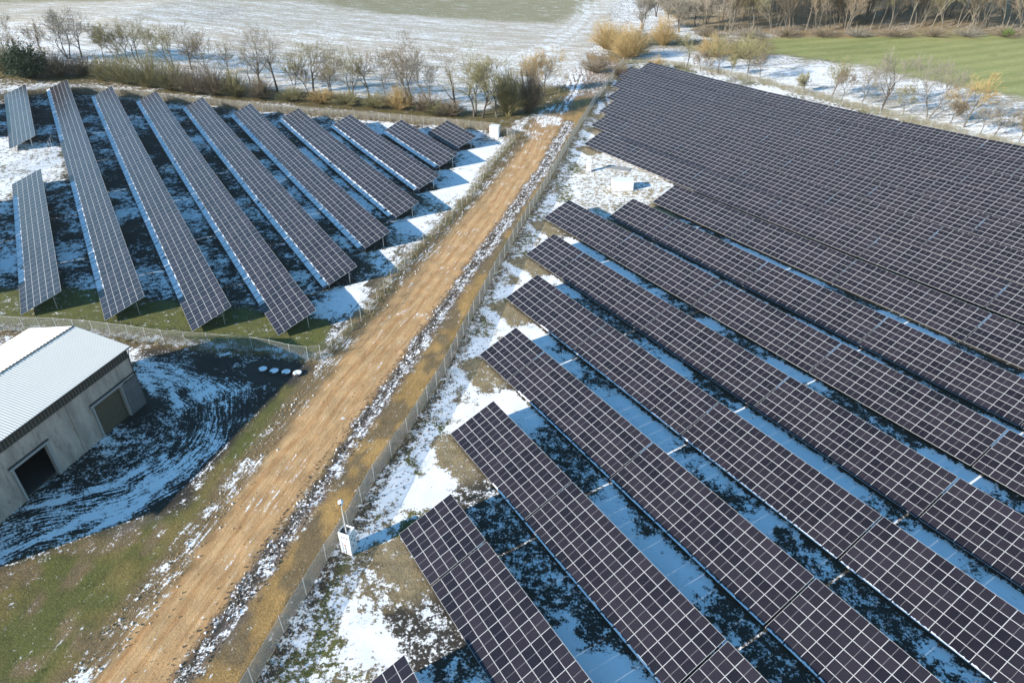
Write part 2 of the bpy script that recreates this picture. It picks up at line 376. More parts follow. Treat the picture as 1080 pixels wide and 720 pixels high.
    # --- far country
    f = pmask(x, y, P_field, 1.5, 1.5, 8)
    lines = .05*np.sin((y+.15*x)/2.1)+.03*np.sin((y+.15*x)/.9)
    put(f, FIELD, .47+.35*(fbm(x/3, y, 16, 4)-.5)+lines-.12*sst(240, 320, y))
    put(f*pmask(x, y, P_band, 8, 9, 40), np.array([.29, .265, .155]), .22)
    put(f*pmask(x, y, P_band2, 8, 9, 40), FIELD*.7, .42)
    gr = pmask(x, y, P_green, 4, 4, 30); put(gr, CROP*(1+.0*x[:, None])+.035*np.sin((y*.97-x*.2)/1.7)[:, None]*np.array([[1, .8, .4]])+.10*(fbm(x, y, 22, 3)-.5)[:, None]*np.array([[1, .8, .4]]), .03)
    sb = pmask(x, y, P_sband, 3, 4, 14); put(sb, FIELD*.7, .52+.4*(fbm(x/2.5, y, 9, 4)-.5))
    put(pmask(x, y, P_slope, 3, 3, 10), YGREEN*.8, .22)
    wd = pmask(x, y, P_wood, 3, 3, 10); put(wd, BROWN*2.0, .22+.3*(big-.5))
    dH, sH, _ = polydist(x, y, HEDGE); put(sst(8, 5.5, dH+(med-.5)*5), YGREEN*.62, .10)
    dT, sT, _ = polydist(x, y, FENCE_T); put(sst(5.0, 2.5, dT+(fine-.5)*2)*(sT > 0), YGREEN*1.05, .22)
    dB, sB, _ = polydist(x, y, FENCE_B); put(sst(4.5, 2.5, dB)*(1-L), BROWN*1.25, .12); put(sst(3.0, 1.0, dB)*L, BROWN*1.2, .42)
    dW, _, _ = polydist(x, y, WHEEL); put(f*np.maximum(np.exp(-((dW-1.1)/.9)**2), np.exp(-((dW-5)/1.0)**2)*.7)*.5, None, .80)
    # --- flow coordinates
    wY = yd*sst(11, 7, dY)
    wC = (dC < 16)*sst(14, 9, dC)*(1-wY)*(y < 262)*(right < .5)
    wF = np.clip(f+gr+sb, 0, 1)
    flow[:, 0] = np.where(wY > .02, dY*sY*1.5+(med-.5)*2, np.where(wC > .02, dC*sC, np.where(wF > .1, (y+.12*x)*.25, 0)))
    flow[:, 1] = np.where(wY > .02, aY, np.where(wC > .02, aC, np.where(wF > .1, x*.35, 0)))
    flow[:, 2] = np.maximum(np.maximum(wY*(.35+.4*sst(5, 3, dY)), wC*np.maximum(r*.9, .45)), wF*.55)
    return np.clip(col, 0, 1), np.clip(snow, 0, 1.1), flow

def grid_axis(lo, hi, step, out_lo, out_hi, g=1.13):
    a = list(np.arange(lo, hi, step)); st = step; v = a[-1]
    while v < out_hi: st *= g; v += st; a.append(v)
    st = step; v = lo; b = []
    while v > out_lo: st *= g; v -= st; b.append(v)
    return np.array(b[::-1]+a)
def sheet(name, xs, ys, keep=None, dz=0.0):
    X, Y = np.meshgrid(xs, ys); nx, ny = len(xs), len(ys); x = X.ravel(); y = Y.ravel()
    idx = np.arange(nx*ny).reshape(ny, nx)
    q = np.stack([idx[:-1, :-1], idx[:-1, 1:], idx[1:, 1:], idx[1:, :-1]], -1).reshape(-1, 4)
    if keep is not None:
        k = keep(x, y); q = q[k[q].all(1)]
        used = np.unique(q); rem = -np.ones(nx*ny, int); rem[used] = np.arange(len(used)); q = rem[q]; x = x[used]; y = y[used]
    z = gz(x, y)+dz+(fbm(x, y, 2.3, 4)-.5)*.16
    me = bpy.data.meshes.new(name); me.vertices.add(len(x)); me.vertices.foreach_set('co', np.stack([x, y, z], -1).astype(np.float32).ravel())
    me.loops.add(q.size); me.loops.foreach_set('vertex_index', q.astype(np.int32).ravel())
    me.polygons.add(len(q)); me.polygons.foreach_set('loop_start', (np.arange(len(q))*4).astype(np.int32)); me.polygons.foreach_set('loop_total', np.full(len(q), 4, np.int32))
    me.polygons.foreach_set('use_smooth', np.ones(len(q), bool))
    me.update(calc_edges=True)
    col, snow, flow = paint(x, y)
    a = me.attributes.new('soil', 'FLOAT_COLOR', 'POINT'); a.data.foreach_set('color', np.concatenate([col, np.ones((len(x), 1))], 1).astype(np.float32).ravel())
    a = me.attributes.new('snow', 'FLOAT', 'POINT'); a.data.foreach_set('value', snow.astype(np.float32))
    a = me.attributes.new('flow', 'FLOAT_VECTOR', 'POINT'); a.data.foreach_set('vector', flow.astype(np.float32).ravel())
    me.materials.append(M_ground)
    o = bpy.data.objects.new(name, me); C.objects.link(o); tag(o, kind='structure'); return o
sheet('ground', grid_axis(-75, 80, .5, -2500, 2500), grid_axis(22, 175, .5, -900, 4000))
ax, ay = np.arange(-75, 60, .5), np.arange(22, 275, .5)
sheet('dirt_track', np.arange(-75, 60, .3), np.arange(22, 275, .3), lambda x, y: pmask(x, y, P_road, .1, .5, 1.6) > .5, .012)
sheet('farm_yard', ax[ax < 0], ay[ay < 100], lambda x, y: pmask(x, y, P_yard, .1) > .5, .012)
fx_ = np.arange(-420, 60, 2.0); fy_ = np.arange(180, 700, 2.0)
sheet('snowy_field', fx_, fy_, lambda x, y: pmask(x, y, P_field, .1) > .5, .03)
sheet('crop_field', np.arange(80, 460, 2.0), np.arange(100, 420, 2.0), lambda x, y: pmask(x, y, P_green, .1) > .5, .03)

# ------------------------------------------------------------------ solar tables
PU, PV = 1.718, 1.047
TH = .04
def module_mesh():
    L, Wd = 1.705, 1.035; r = .021; me = MB()
    hx, hy = L/2, Wd/2
    # frame sides and top ring (material 0), glass (1), back (2)
    z1, z0, zg = 0, -TH, -.004
    o = [(-hx, -hy), (hx, -hy), (hx, hy), (-hx, hy)]; i = [(-hx+r, -hy+r), (hx-r, -hy+r), (hx-r, hy-r), (-hx+r, hy-r)]
    for k in range(4):
        j = (k+1) % 4
        me.quad([(*o[k], z0), (*o[j], z0), (*o[j], z1), (*o[k], z1)], 0)
        me.quad([(*o[k], z1), (*o[j], z1), (*i[j], z1), (*i[k], z1)], 0)
    me.quad([(*p, z1-.003) for p in i], 1)
    me.quad([(*p, z0) for p in o[::-1]], 2)
    m = me.mesh('module', [M_frame, M_glass, M_back])
    uv = m.uv_layers.new(name='UVMap')
    for l in m.loops:
        c = m.vertices[l.vertex_index].co; uv.data[l.index].uv = (c.x+hx, c.y+hy)
    return m
ME_mod = module_mesh()
_fr = {}
def frame_meshes(n):
    """supporting steel of a table n modules long"""
    if n in _fr: return _fr[n]
    L = n*PU; ct, st = math.cos(TILT), math.sin(TILT); Dp = 6*PV
    pur = MB()
    for v in (.9, 2.4, 3.9, 5.4):
        pur.box((L/2, v*ct+.10*st, HL+v*st-.10*ct), (L, .06, .08), 0, 0, TILT)
    raf = MB(); posts = []
    k = max(2, int(round(L/3.4))+1)
    for i in range(k):
        x = .6+(L-1.2)*i/(k-1)
        raf.box((x, 3.1*ct+.19*st, HL+3.1*st-.19*ct), (.07, 5.6, .1), 0, 0, TILT)
        for v in (1.2, 4.9):
            pb = MB(); top = HL+v*st-.2; pb.box((0, 0, top/2-.4), (.09, .11, top+.8)); posts.append((x, v*ct, v))
    pm = {}
    for v in (1.2, 4.9):
        pb = MB(); top = HL+v*st-.2; pb.box((0, 0, top/2-.2), (.09, .11, top+.4)); pm[v] = pb.mesh('post', M_steel)
    _fr[n] = (pur.mesh('purlins', M_steel), raf.mesh('rafters', M_steel), pm, posts); return _fr[n]
def snow_strip(n, x0, x1, depth, seed, parent, skip=(9e9, 9e9)):
    r = random.Random(seed); m = MB(); ct, st = math.cos(TILT), math.sin(TILT)
    def pt(x, v, h): return (x, v*ct-h*st, HL+v*st+h*ct)
    x = x0; dx = .16; e = depth
    gap_until = -1
    while x < x1-.01:
        xn = min(x+dx, x1)
        e2 = depth*(1 + .10*math.sin(x*2.1+seed)+.06*math.sin(x*5.3))+r.uniform(-.05, .05)
        frac = (x/PU) % 1.0
        if r.random() < .006: gap_until = x+r.uniform(.2, .9)
        if skip[0] < x < skip[1]: x = xn; continue
        if frac < .07 or x < gap_until:
            if x < gap_until: e2 = depth*.35
            else: x = xn; continue
        b0 = .015
        m.quad([pt(x, b0, .03), pt(xn, b0, .03), pt(xn, e2, .022), pt(x, e, .022)])
        m.quad([pt(x, b0, .0), pt(xn, b0, .0), pt(xn, b0, .03), pt(x, b0, .03)])
        m.quad([pt(x, e, .022), pt(xn, e2, .022), pt(xn, e2+.02, .001), pt(x, e+.02, .001)])
        e = e2; x = xn
    if m.f:
        o = m.build('snow_cover', M_snow, parent); tag(o, 'bluish strip of snow left on the lowest row of panels')
ORD = ['first', 'second', 'third', 'fourth', 'fifth', 'sixth', 'seventh', 'eighth', 'ninth', 'tenth', 'eleventh', 'twelfth', 'thirteenth', 'fourteenth', 'fifteenth', 'sixteenth']
def visible(pts, m=40):
    for p in pts:
        X, Y, z = pj(p)
        if z > 1 and -m < X < 1080+m and -m < Y < 720+m: return True
    return False
def place_table(sx, p, n, label, group, force=False, snow=None, seed=1):
    """sx: s coordinate of the end farthest up the row"""
    L = n*PU
    def gp(s, q): 
        c = AL*s+PE*q; return Vector((c[0], c[1], float(gz(c[0], c[1]))))
    O = gp(sx, p); A = gp(sx-L, p); B = gp(sx, p+5.8)
    cs = []
    for s in (sx, sx-L/2, sx-L):
        for q, h in ((p, HL), (p+5.8, HL+2.4)):
            v = gp(s, q); cs.append(np.array([v.x, v.y, v.z+h]))
    if not force and not visible(cs): return None
    ex = (A-O).normalized(); ey = (B-O); ey = (ey-ex*ey.dot(ex)).normalized(); ez = ex.cross(ey)
    M = Matrix((ex, ey, ez)).transposed().to_4x4(); M.translation = O
    root = bpy.data.objects.new('solar_table', None); C.objects.link(root); root.matrix_world = M; root.empty_display_size = .3
    tag(root, label, 'solar table', group)
    ct, st = math.cos(TILT), math.sin(TILT)
    for i in range(n):
        for j in range(6):
            v = (j+.5)*PV
            link('panel', ME_mod, root, ((i+.5)*PU+rnd.uniform(-.004, .004), v*ct, HL+v*st+rnd.uniform(-.001, .001)), (TILT+rnd.gauss(0, .0018), rnd.gauss(0, .0018), 0))
    pu, ra, pm, posts = frame_meshes(n)
    link('purlins', pu, root); link('rafters', ra, root)
    for (x, y, v) in posts: link('post', pm[v], root, (x, y, 0))
    if snow: snow_strip(n, snow[0], min(snow[1], L), snow[2], seed, root, snow[3] if len(snow) > 3 else (9e9, 9e9))
    return root
# right-hand field
GAPT = .2
ntab = 0
for ri, (nm, s0, p0, first, lab) in enumerate(RIGHT):
    s = s0; k = 0; n = first; seen = False; after = 0
    while k < 12:
        label = 'dark solar table, %s from the track end, %s row up, right field' % (ORD[k], ORD[ri])
        sn = None
        if p0 > 20 and p0 < 50:
            sn = (0.2 if k > 0 else (9.5 if nm != 'G' else 3), 99, .15)
            if k == 0 and sn[0] > n*PU-1: sn = None
            elif k == 1 and first*PU < 9: sn = (max(.2, 9.5-first*PU), 99, .15)
        t = place_table(s, p0, n, label, 'solar tables of the right field', snow=sn, seed=ri*20+k, force=(seen and after == 0))
        vis = t is not None
        if vis and not seen: seen = True
        c = AL*(s-n*PU)+PE*p0
        e = pj((c[0], c[1], 1.0))
        if seen and not (e[2] > 1 and -60 < e[0] < 1140 and e[1] < 760): 
            break
        s -= n*PU+GAPT; k += 1; n = 12
# left-hand field
for ri, (nm, s0, p0, ln) in enumerate(sorted(LEFT, key=lambda r: (r[2], r[1]))):
    tot = max(2, int(round(ln/PU)))
    nt_ = max(1, math.ceil(tot/12)); scale = 1
    sizes = []
    left = tot
    while left > 0: q = min(12, left); sizes.append(q); left -= q
    if len(sizes) > 1 and sizes[-1] < 3: sizes[-2] -= 4; sizes[-1] += 4
    s = s0+ln
    names = {'L1': 'short row at the left edge', 'L0': 'short row behind the angled fence', 'LX': 'row just left of the photo', 'LY': 'far row just left of the photo',
             'L2': 'long row above the barn roof', 'L3': 'long row just right of the barn roof', 'L4': 'long row ending nearest the fence corner', 'L5': 'fourth row from the far cabinet... '}
    order = ['L10', 'L9', 'L8', 'L7', 'L6', 'L5']
    if nm in order: rown = '%s left-field row counted from the far cabinet' % ORD[order.index(nm)]
    else: rown = names[nm]
    for k, n in enumerate(sizes):
        dist_near = (s-n*PU)-s0
        cut = 9.7 if nm in ('L1', 'L2', 'L3', 'L4') else (1.0 if nm != 'L5' else .3)
        x1 = min(n*PU, (s-s0)-cut)
        sn = (0.1, x1, .97) if (nm not in ('L10', 'LX', 'LY', 'L0') and x1 > .5) else None
        if nm == 'L1' and k == 0 and sn: sn = (8, x1, .97)
        if nm == 'L2' and sn: sn = (sn[0], sn[1], sn[2], (s-194, s-165))
        label = '%s solar table from the far end, %s' % (ORD[k], rown) if len(sizes) > 1 else 'only solar table of the %s' % rown
        place_table(s, p0, n, label, 'solar tables of the left field', force=True, snow=sn, seed=500+ri*20+k)
        s -= n*PU+(.1 if k < len(sizes)-1 else 0)

# ------------------------------------------------------------------ fences
def fence(name, P, h, label, every=3.0, out=0.0, group=None):
    P3 = []
    for i in range(len(P)-1):
        a, b = P[i], P[i+1]; L = np.hypot(*(b-a)); k = max(1, int(round(L/every)))
        for j in range(k): P3.append(a+(b-a)*j/k)
    P3.append(P[-1])
    o0 = Vector((P3[0][0], P3[0][1], float(gz(*P3[0]))))
    root = empty(name, o0); tag(root, label, 'fence', group)
    m = MB(); uvs = []; s = 0
    for i in range(len(P3)-1):
        a, b = P3[i], P3[i+1]; L = float(np.hypot(*(b-a)))
        za, zb = float(gz(*a)), float(gz(*b))
        m.quad([(a[0]-o0.x, a[1]-o0.y, za-o0.z+.03), (b[0]-o0.x, b[1]-o0.y, zb-o0.z+.03), (b[0]-o0.x, b[1]-o0.y, zb-o0.z+h), (a[0]-o0.x, a[1]-o0.y, za-o0.z+h)])
        uvs += [(s, 0), (s+L, 0), (s+L, h), (s, h)]; s += L
    w = m.build('wire_mesh', M_wire if P is FENCE_R else M_wire2, root); uv = w.data.uv_layers.new(name='UVMap')
    for i, u in enumerate(uvs): uv.data[i].uv = u
    pm = MB(); pm.tube((0, 0, -.3), (0, 0, h+.08), .035, .035, 6, cap=True); pm = pm.mesh('post', M_post)
    rl = MB()
    for i in range(len(P3)-1):
        a, b = P3[i], P3[i+1]
        for hh in (h-.03, .06):
            rl.tube((a[0]-o0.x, a[1]-o0.y, float(gz(*a))-o0.z+hh), (b[0]-o0.x, b[1]-o0.y, float(gz(*b))-o0.z+hh), .012, .012, 3)
    rl.build('tension_wire', M_post, root)
    for q in P3:
        link('post', pm, root, (q[0]-o0.x, q[1]-o0.y, float(gz(*q))-o0.z), (rnd.gauss(0, .015), rnd.gauss(0, .015), 0))
    return root
fence('wire_fence', FENCE_R, 2.3, 'long grey wire mesh fence along the right side of the dirt track', 3.3)
fence('wire_fence', FENCE_L, 2.3, 'wire fence between the dirt track, the barn and the left solar field', 3.0)
fence('wire_fence', FENCE_B, 2.1, 'wire fence behind the left solar field, below the row of bare trees', 3.2)
fence('wire_fence', FENCE_J, 2.1, 'short angled wire fence at the left edge between two short solar rows', 2.4)
fence('wire_fence', FENCE_T, 2.1, 'wire fence behind the right solar field, in front of the snowy strip', 3.2)

# ------------------------------------------------------------------ barn
def plaster():
    m, nt, b, o = nmat('old_plaster'); tc = N(nt, 'ShaderNodeTexCoord'); v = tc.outputs['Object']
    mp = N(nt, 'ShaderNodeMapping'); mp.inputs['Scale'].default_value = (1, 1, .25); nt.links.new(v, mp.inputs[0])
    a = smooth(nt, noise(nt, mp.outputs[0], .7, 6, .65), .35, .7); c = mixc(nt, a, (.46, .385, .33, 1), (.28, .235, .20, 1))
    s = smooth(nt, noise(nt, mp.outputs[0], 2.2, 7, .75), .5, .68); c = mixc(nt, math_(nt, 'MULTIPLY', s, .75), c, (.17, .14, .12, 1))
    nt.links.new(c, b.inputs['Base Color']); b.inputs['Roughness'].default_value = .9
    bp = N(nt, 'ShaderNodeBump'); bp.inputs['Distance'].default_value = .02; nt.links.new(noise(nt, v, 9, 5), bp.inputs['Height']); nt.links.new(bp.outputs[0], b.inputs['Normal'])
    return m
M_plaster = plaster()
M_roof = simple('white_corrugated_sheet', (.82, .77, .69), .6, 0, .04, 1.2)
M_roofdark = simple('dark_roof_edge', (.07, .065, .06), .8, 0, .3, 6)
M_soffit = simple('dark_timber', (.06, .048, .04), .85, 0, .35, 8)
M_concrete = simple('grey_concrete', (.30, .29, .28), .85, 0, .2, 3)
M_steeldoor = simple('weathered_steel_door', (.12, .125, .13), .6, .2, .35, 1.5)
M_olive = simple('olive_door_panel', (.085, .07, .045), .8, 0, .3, 2)
M_slat = simple('dusty_timber', (.15, .135, .12), .85, 0, .3, 5)
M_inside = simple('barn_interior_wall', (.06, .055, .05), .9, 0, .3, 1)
AZ = R(16.0)
def barn():
    x0, y0 = -44.75, 67.0; g0 = .5
    # local frame: +x away from the wall with the doors (towards the left), +y towards the camera
    root = empty('barn', (x0, y0, g0)); 
    ax_ = Vector((-math.cos(AZ), math.sin(AZ), 0)); ay_ = Vector((-math.sin(AZ), -math.cos(AZ), 0))
    M = Matrix((ax_, ay_, Vector((0, 0, 1)))).transposed().to_4x4(); M.translation = (x0, y0, g0); root.matrix_world = M
    tag(root, 'old grey plastered barn with a white roof at the left edge', 'barn')
    Wd, Ln, He, Hr = 14.2, 29.5, 8.2, 9.7; t = .3; HW = 6.75
    d1, d2 = (13.1, 17.0, 4.4), (2.6, 6.6, 4.4)
    # door wall with openings (x from 0 to t)
    w = MB()
    def bx(xa, xb, ya, yb, za, zb, mb=w, m=0): mb.box(((xa+xb)/2, (ya+yb)/2, (za+zb)/2), (xb-xa, yb-ya, zb-za), 0, m)
    ys = [0, d2[0], d2[1], d1[0], d1[1], 22.5, 26.3, Ln]
    for i in range(len(ys)-1):
        op = (i in (1, 3, 5)); bx(.2, .2+t, ys[i], ys[i+1], (4.4 if op else -.8), HW)
    for k in range(5): bx(.12, .198, 9.1+k*0.0+(0 if k == 0 else 0), 9.5, -.8, HW) if k == 0 else None
    w.build('wall', M_plaster, root)
    w = MB(); bx(Wd-.5, Wd-.2, 0, Ln, -.8, HW, w); w.build('wall', M_plaster, root)
    for yy in (0, Ln-t):
        w = MB(); bx(.2+t+.002, Wd-.502, yy, yy+t, -.8, HW-.002, w)
        n = len(w.v)
        pts = [(.25, HW), (Wd-.25, HW), (Wd-.25, He-.05), (Wd/2, Hr-.12), (.25, He-.05)]
        for a in (yy+.01, yy+t-.01): w.v += [(px, a, pz) for px, pz in pts]
        w.f += [tuple(n+i for i in range(5)), tuple(n+9-i for i in range(5))]; w.m += [0, 0]
        for i in range(5): w.f.append((n+i, n+(i+1) % 5, n+5+(i+1) % 5, n+5+i)); w.m.append(0)
        w.build('gable_wall', M_plaster, root)
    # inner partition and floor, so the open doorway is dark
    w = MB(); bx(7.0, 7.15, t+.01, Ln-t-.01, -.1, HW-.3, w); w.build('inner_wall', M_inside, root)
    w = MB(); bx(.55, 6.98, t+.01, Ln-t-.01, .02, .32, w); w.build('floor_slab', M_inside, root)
    # soffit band: boards with dark joints
    for xx, sg in ((.22, -1), (Wd-.22, 1)):
        s = MB(); bx(xx-.05, xx+.05, 0.02, Ln-.02, HW+.01, He-.06, s)
        k = 0.2
        while k < Ln-.2: bx(xx+sg*.05, xx+sg*.13, k, k+.06, HW-.02, He-.12, s, 1); k += .40
        s.build('eaves_boards', [M_soffit, M_slat], root)
    # corrugated roof slopes
    for side in (0, 1):
        r = MB(); pitch = .30; k = int(Ln/pitch*2)
        ov = .22; Lr = Ln+.6
        xr, zr = Wd/2, Hr; xe = -ov if side == 0 else Wd+ov
        sl = (Hr-He)/(Wd/2); ze = He-sl*ov*.9
        n0 = len(r.v)
        segs = int(Lr/.15)
        for i in range(segs+1):
            y = -.3+Lr*i/segs; dz = .035 if i % 2 else 0
            r.v += [(xr+(.01 if side else -.01), y, zr+dz), (xe, y, ze+dz), (xe, y, ze+dz-.06), (xr+(.01 if side else -.01), y, zr+dz-.06)]
        for i in range(segs):
            a = n0+i*4; b_ = a+4
            for q in ((0, 1), (1, 2), (2, 3)): r.f.append((a+q[0], a+q[1], b_+q[1], b_+q[0])); r.m.append(0)
        r.f += [(n0, n0+1, n0+2, n0+3), (n0+segs*4+3, n0+segs*4+2, n0+segs*4+1, n0+segs*4)]; r.m += [0, 0]
        r.build('roof_slope', M_roof, root)
    r = MB()
    k = -.3
    while k < Ln+.2: r.box((Wd/2, k+.16, Hr+.06), (.26, .22, .06), 0, 0); k += .45
    r.box((Wd/2, Ln/2, Hr+.03), (.12, Ln+.6, .05)); r.build('ridge_cap', M_roofdark, root)
    # downpipe and gutter
    gt = MB(); gt.tube((-.28, -.3, He-.1), (-.28, Ln+.3, He-.1), .06, .06, 8); gt.build('gutter', M_soffit, root)
    gt = MB(); gt.tube((-.28, .15, He-.1), (.1, .15, HW-.2), .05, .05, 8); gt.tube((.1, .15, HW-.2), (.1, .15, 0), .05, .05, 8); gt.build('downpipe', M_soffit, root)
    # door surrounds
    for (a, b_, h) in (d1, d2, (22.5, 26.3, 4.4)):
        s = MB(); s.box((.12, (a+b_)/2, h+.14), (.36, b_-a+.9, .26)); s.box((.15, a-.17, h/2), (.28, .32, h-.01)); s.box((.15, b_+.12, h/2), (.2, .22, h-.01))
        s.build('door_surround', M_concrete, root)
        s = MB(); s.box((.06, (a+b_)/2-(1.2 if a == d2[0] else 0), h+.34), (.12, b_-a+(3.2 if a == d2[0] else .9), .1)); s.build('door_rail', M_soffit, root)
    s = MB(); s.box((.42, (d2[0]+d2[1])/2, 2.2), (.08, d2[1]-d2[0]-.02, 4.36))
    for q in (1.0, 2.0, 3.0): s.box((.37, (d2[0]+d2[1])/2, 4.4*q/4), (.02, d2[1]-d2[0]-.04, .05))
    tag(s.build('door', M_olive, root), 'brown olive closed door filling the far doorway')
    s = MB(); s.box((.02, 1.25, 2.2), (.09, 2.3, 4.3))
    for a in (.12, 2.38): s.box((-.045, a, 2.2), (.03, .08, 4.3))
    for a in (.1, 1.5, 2.9, 4.3): s.box((-.045, 1.25, a), (.03, 2.18, .07))
    d = s.build('sliding_door', M_steeldoor, root); tag(d, 'dark steel sliding door pushed open beside the far doorway')
    h = MB(); h.box((-.09, 2.15, 2.1), (.05, .04, .3)); h.build('handle', M_steel, d)
    s = MB(); s.box((.42, 24.4, 2.2), (.08, 3.76, 4.36)); s.build('door', M_steeldoor, root)
barn()

# ------------------------------------------------------------------ cabinets
M_white = simple('white_painted_metal', (.78, .79, .80), .5, 0, .05)
M_blue = simple('blue_marking', (.05, .14, .30), .5, 0, .1)
M_red = simple('red_marking', (.5, .05, .03), .5, 0, .1)
M_black = simple('black_plastic', (.03, .03, .03), .5, 0, .1)
def security_tower():
    b = at(371.5, 586.5); root = empty('security_cabinet', b, (0, 0, R(-22)))
    tag(root, 'white camera tower cabinet with a pole beside the track fence', 'cabinet')
    w, d, h = 1.15, 1.05, 2.55
    m = MB(); m.box((-w/2, d/2, h/2+.06), (w, d, h)); m.build('housing', M_white, root)
    m = MB()
    for q in ((-w/2, .02, w, .04), (-w/2, d-.02, w, .04)): m.box((q[0], q[1], h+.2), (q[2], q[3], .28))
    for q in (-.02, -w+.02): m.box((q, d/2, h+.2), (.04, d-.082, .28))
    m.build('top_rim', M_white, root)
    m = MB(); m.box((-w*.68, d*.5, h+.1), (w*.5, d*.8, .16)); m.build('battery_box', M_black, root)
    for k in range(3):
        m = MB(); m.box((-w*.25-k*.27, -.012, h-.25), (.15, .02, .2), 0, 0, 0); m.build('vent', M_blue, root)
    m = MB(); m.box((-w*.5, -.012, h*.5), (.2, .02, .13)); tag(m.build('red_mark', M_red, root), None)
    m = MB(); m.box((-w*.5, -.012, h*.25), (.05, .02, .9)); m.build('lock_bar', M_black, root)
    for (yy, zz) in ((.35, 2.0), (.7, 1.5), (.4, 1.1), (.6, 2.2)):
        m = MB(); m.box((.012, yy, zz), (.02, .14, .14)); m.build('side_vent', M_black, root)
    m = MB()
    for sx in (-w+.1, -.1):
        for sy in (.1, d-.1): m.box((sx, sy, .02), (.14, .14, .14))
    m.build('feet', M_steel, root)
    m = MB(); m.tube((-w*.4, d*.35, h), (-w*.4, d*.35, 6.6), .07, .05, 10, cap=True); m.build('pole', M_post, root)
    m = MB(); m.tube((-w*.4, d*.35, 6.55), (-w*.4, d*.35, 6.75), .22, .26, 12, cap=True); m.tube((-w*.4, d*.35, 6.3), (-w*.4, d*.35, 6.55), .12, .22, 12); m.tube((-w*.4, d*.35, 6.75), (-w*.4, d*.35, 6.95), .26, .08, 12, cap=True)
    cam = m.build('camera_head', M_white, root)
    m = MB(); m.tube((-w*.4+.1, d*.35-.18, 6.66), (-w*.4+.15, d*.35-.34, 6.62), .08, .08, 10, cap=True); m.build('lens', M_black, cam)
    m = MB(); m.tube((-w*.75, d*.6, h), (-w*.75, d*.6, 4.2), .03, .02, 6); m.build('antenna', M_steel, root)
security_tower()
def cabinet(px, w, d, h, rz, label, name='electrical_cabinet', roof=True, plinth=True):
    b = at(*px); root = empty(name, b, (0, 0, R(rz))); tag(root, label, 'cabinet')
    m = MB(); m.box((0, 0, h/2+.1), (w, d, h)); m.build('housing', M_white, root)
    if roof: m = MB(); m.box((0, 0, h+.16), (w+.16, d+.16, .11)); m.build('roof', M_white, root)
    if plinth: m = MB(); m.box((0, 0, .0), (w+.3, d+.3, .2)); m.build('plinth', M_concrete, root)
    k = max(1, int(w/1.1))
    for i in range(k):
        a = -w/2+w*(i+.5)/k
        m = MB(); m.box((a, -d/2-.015, h/2+.1), (w/k-.08, .03, h-.2)); dd = m.build('door', M_white, root)
        m = MB(); m.box((a+w/k*.35, -d/2-.05, h/2), (.04, .04, .16)); m.build('handle', M_black, dd)
        m = MB()
        for q in range(4): m.box((a, -d/2-.036, h*.75+q*.06), (w/k*.5, .012, .03))
        m.build('vent', M_steel, root)
    return root
cabinet((656, 199.5), 4.2, 2.5, 1.9, 4, 'low white transformer station standing on the bare pad inside the right field', 'transformer_station')
cabinet((621, 181), .9, .7, 2.7, 10, 'tall narrow white cabinet at the left tip of the right-hand array')
cabinet((522, 144), 2.3, 1.9, 2.6, -12, 'white cabinet behind the smallest left solar row, near the fence end')

# low concrete channel slabs near the array tip
m = MB(); a = at(652, 178); root = empty('concrete_slab', a, (0, 0, R(-24))); tag(root, 'pale concrete slab on the ground below the array tip', 'slab')
m = MB(); m.box((0, 0, .08), (5.5, 2.4, .16)); m.build('slab', M_concrete, root)

# four round snow-capped tyres by the fence corner
M_rubber = simple('old_rubber', (.04, .04, .04), .85, 0, .3)
TL = ['leftmost of the four snow-topped tyres, fully in the barn shade', 'second snow-topped tyre from the left, bluish in the barn shade', 'third snow-topped tyre, just out of the barn shade', 'rightmost of the four snow-topped tyres in sunlit grass']
for i, q in enumerate([(277.5, 390.5), (289.5, 392.5), (302, 393.5), (314, 394.5)]):
    b = at(*q); root = empty('old_tyre', b, (0, 0, R(20*i))); tag(root, TL[i], 'tyre', 'snow-topped tyres lying by the fence corner')
    R1, r1 = .48, .20; m = MB(); K, J = 20, 8
    for a in range(K):
        for c in range(J):
            def tp(a_, c_): 
                t, s_ = 2*math.pi*a_/K, 2*math.pi*c_/J; return ((R1+r1*math.cos(s_))*math.cos(t), (R1+r1*math.cos(s_))*math.sin(t), .16+r1*.8*math.sin(s_))
            m.quad([tp(a, c), tp(a+1, c), tp(a+1, c+1), tp(a, c+1)])
    m.build('tyre', M_rubber, root, True)
    m = MB(); rings = [(.0, .25), (.25, .31), (.44, .34), (.56, .30), (.62, .22)]
    for a in range(24):
        if i < 4 and a in (13, 14, 15) : lim = 2
        else: lim = 4
        for c in range(lim):
            f = lambda aa, rr: (rr[0]*math.cos(2*math.pi*aa/24), rr[0]*math.sin(2*math.pi*aa/24), rr[1])
            m.quad([f(a, rings[c]), f(a, rings[c+1]), f(a+1, rings[c+1]), f(a+1, rings[c])])
    m.build('snow_cap', M_snow, root, True)

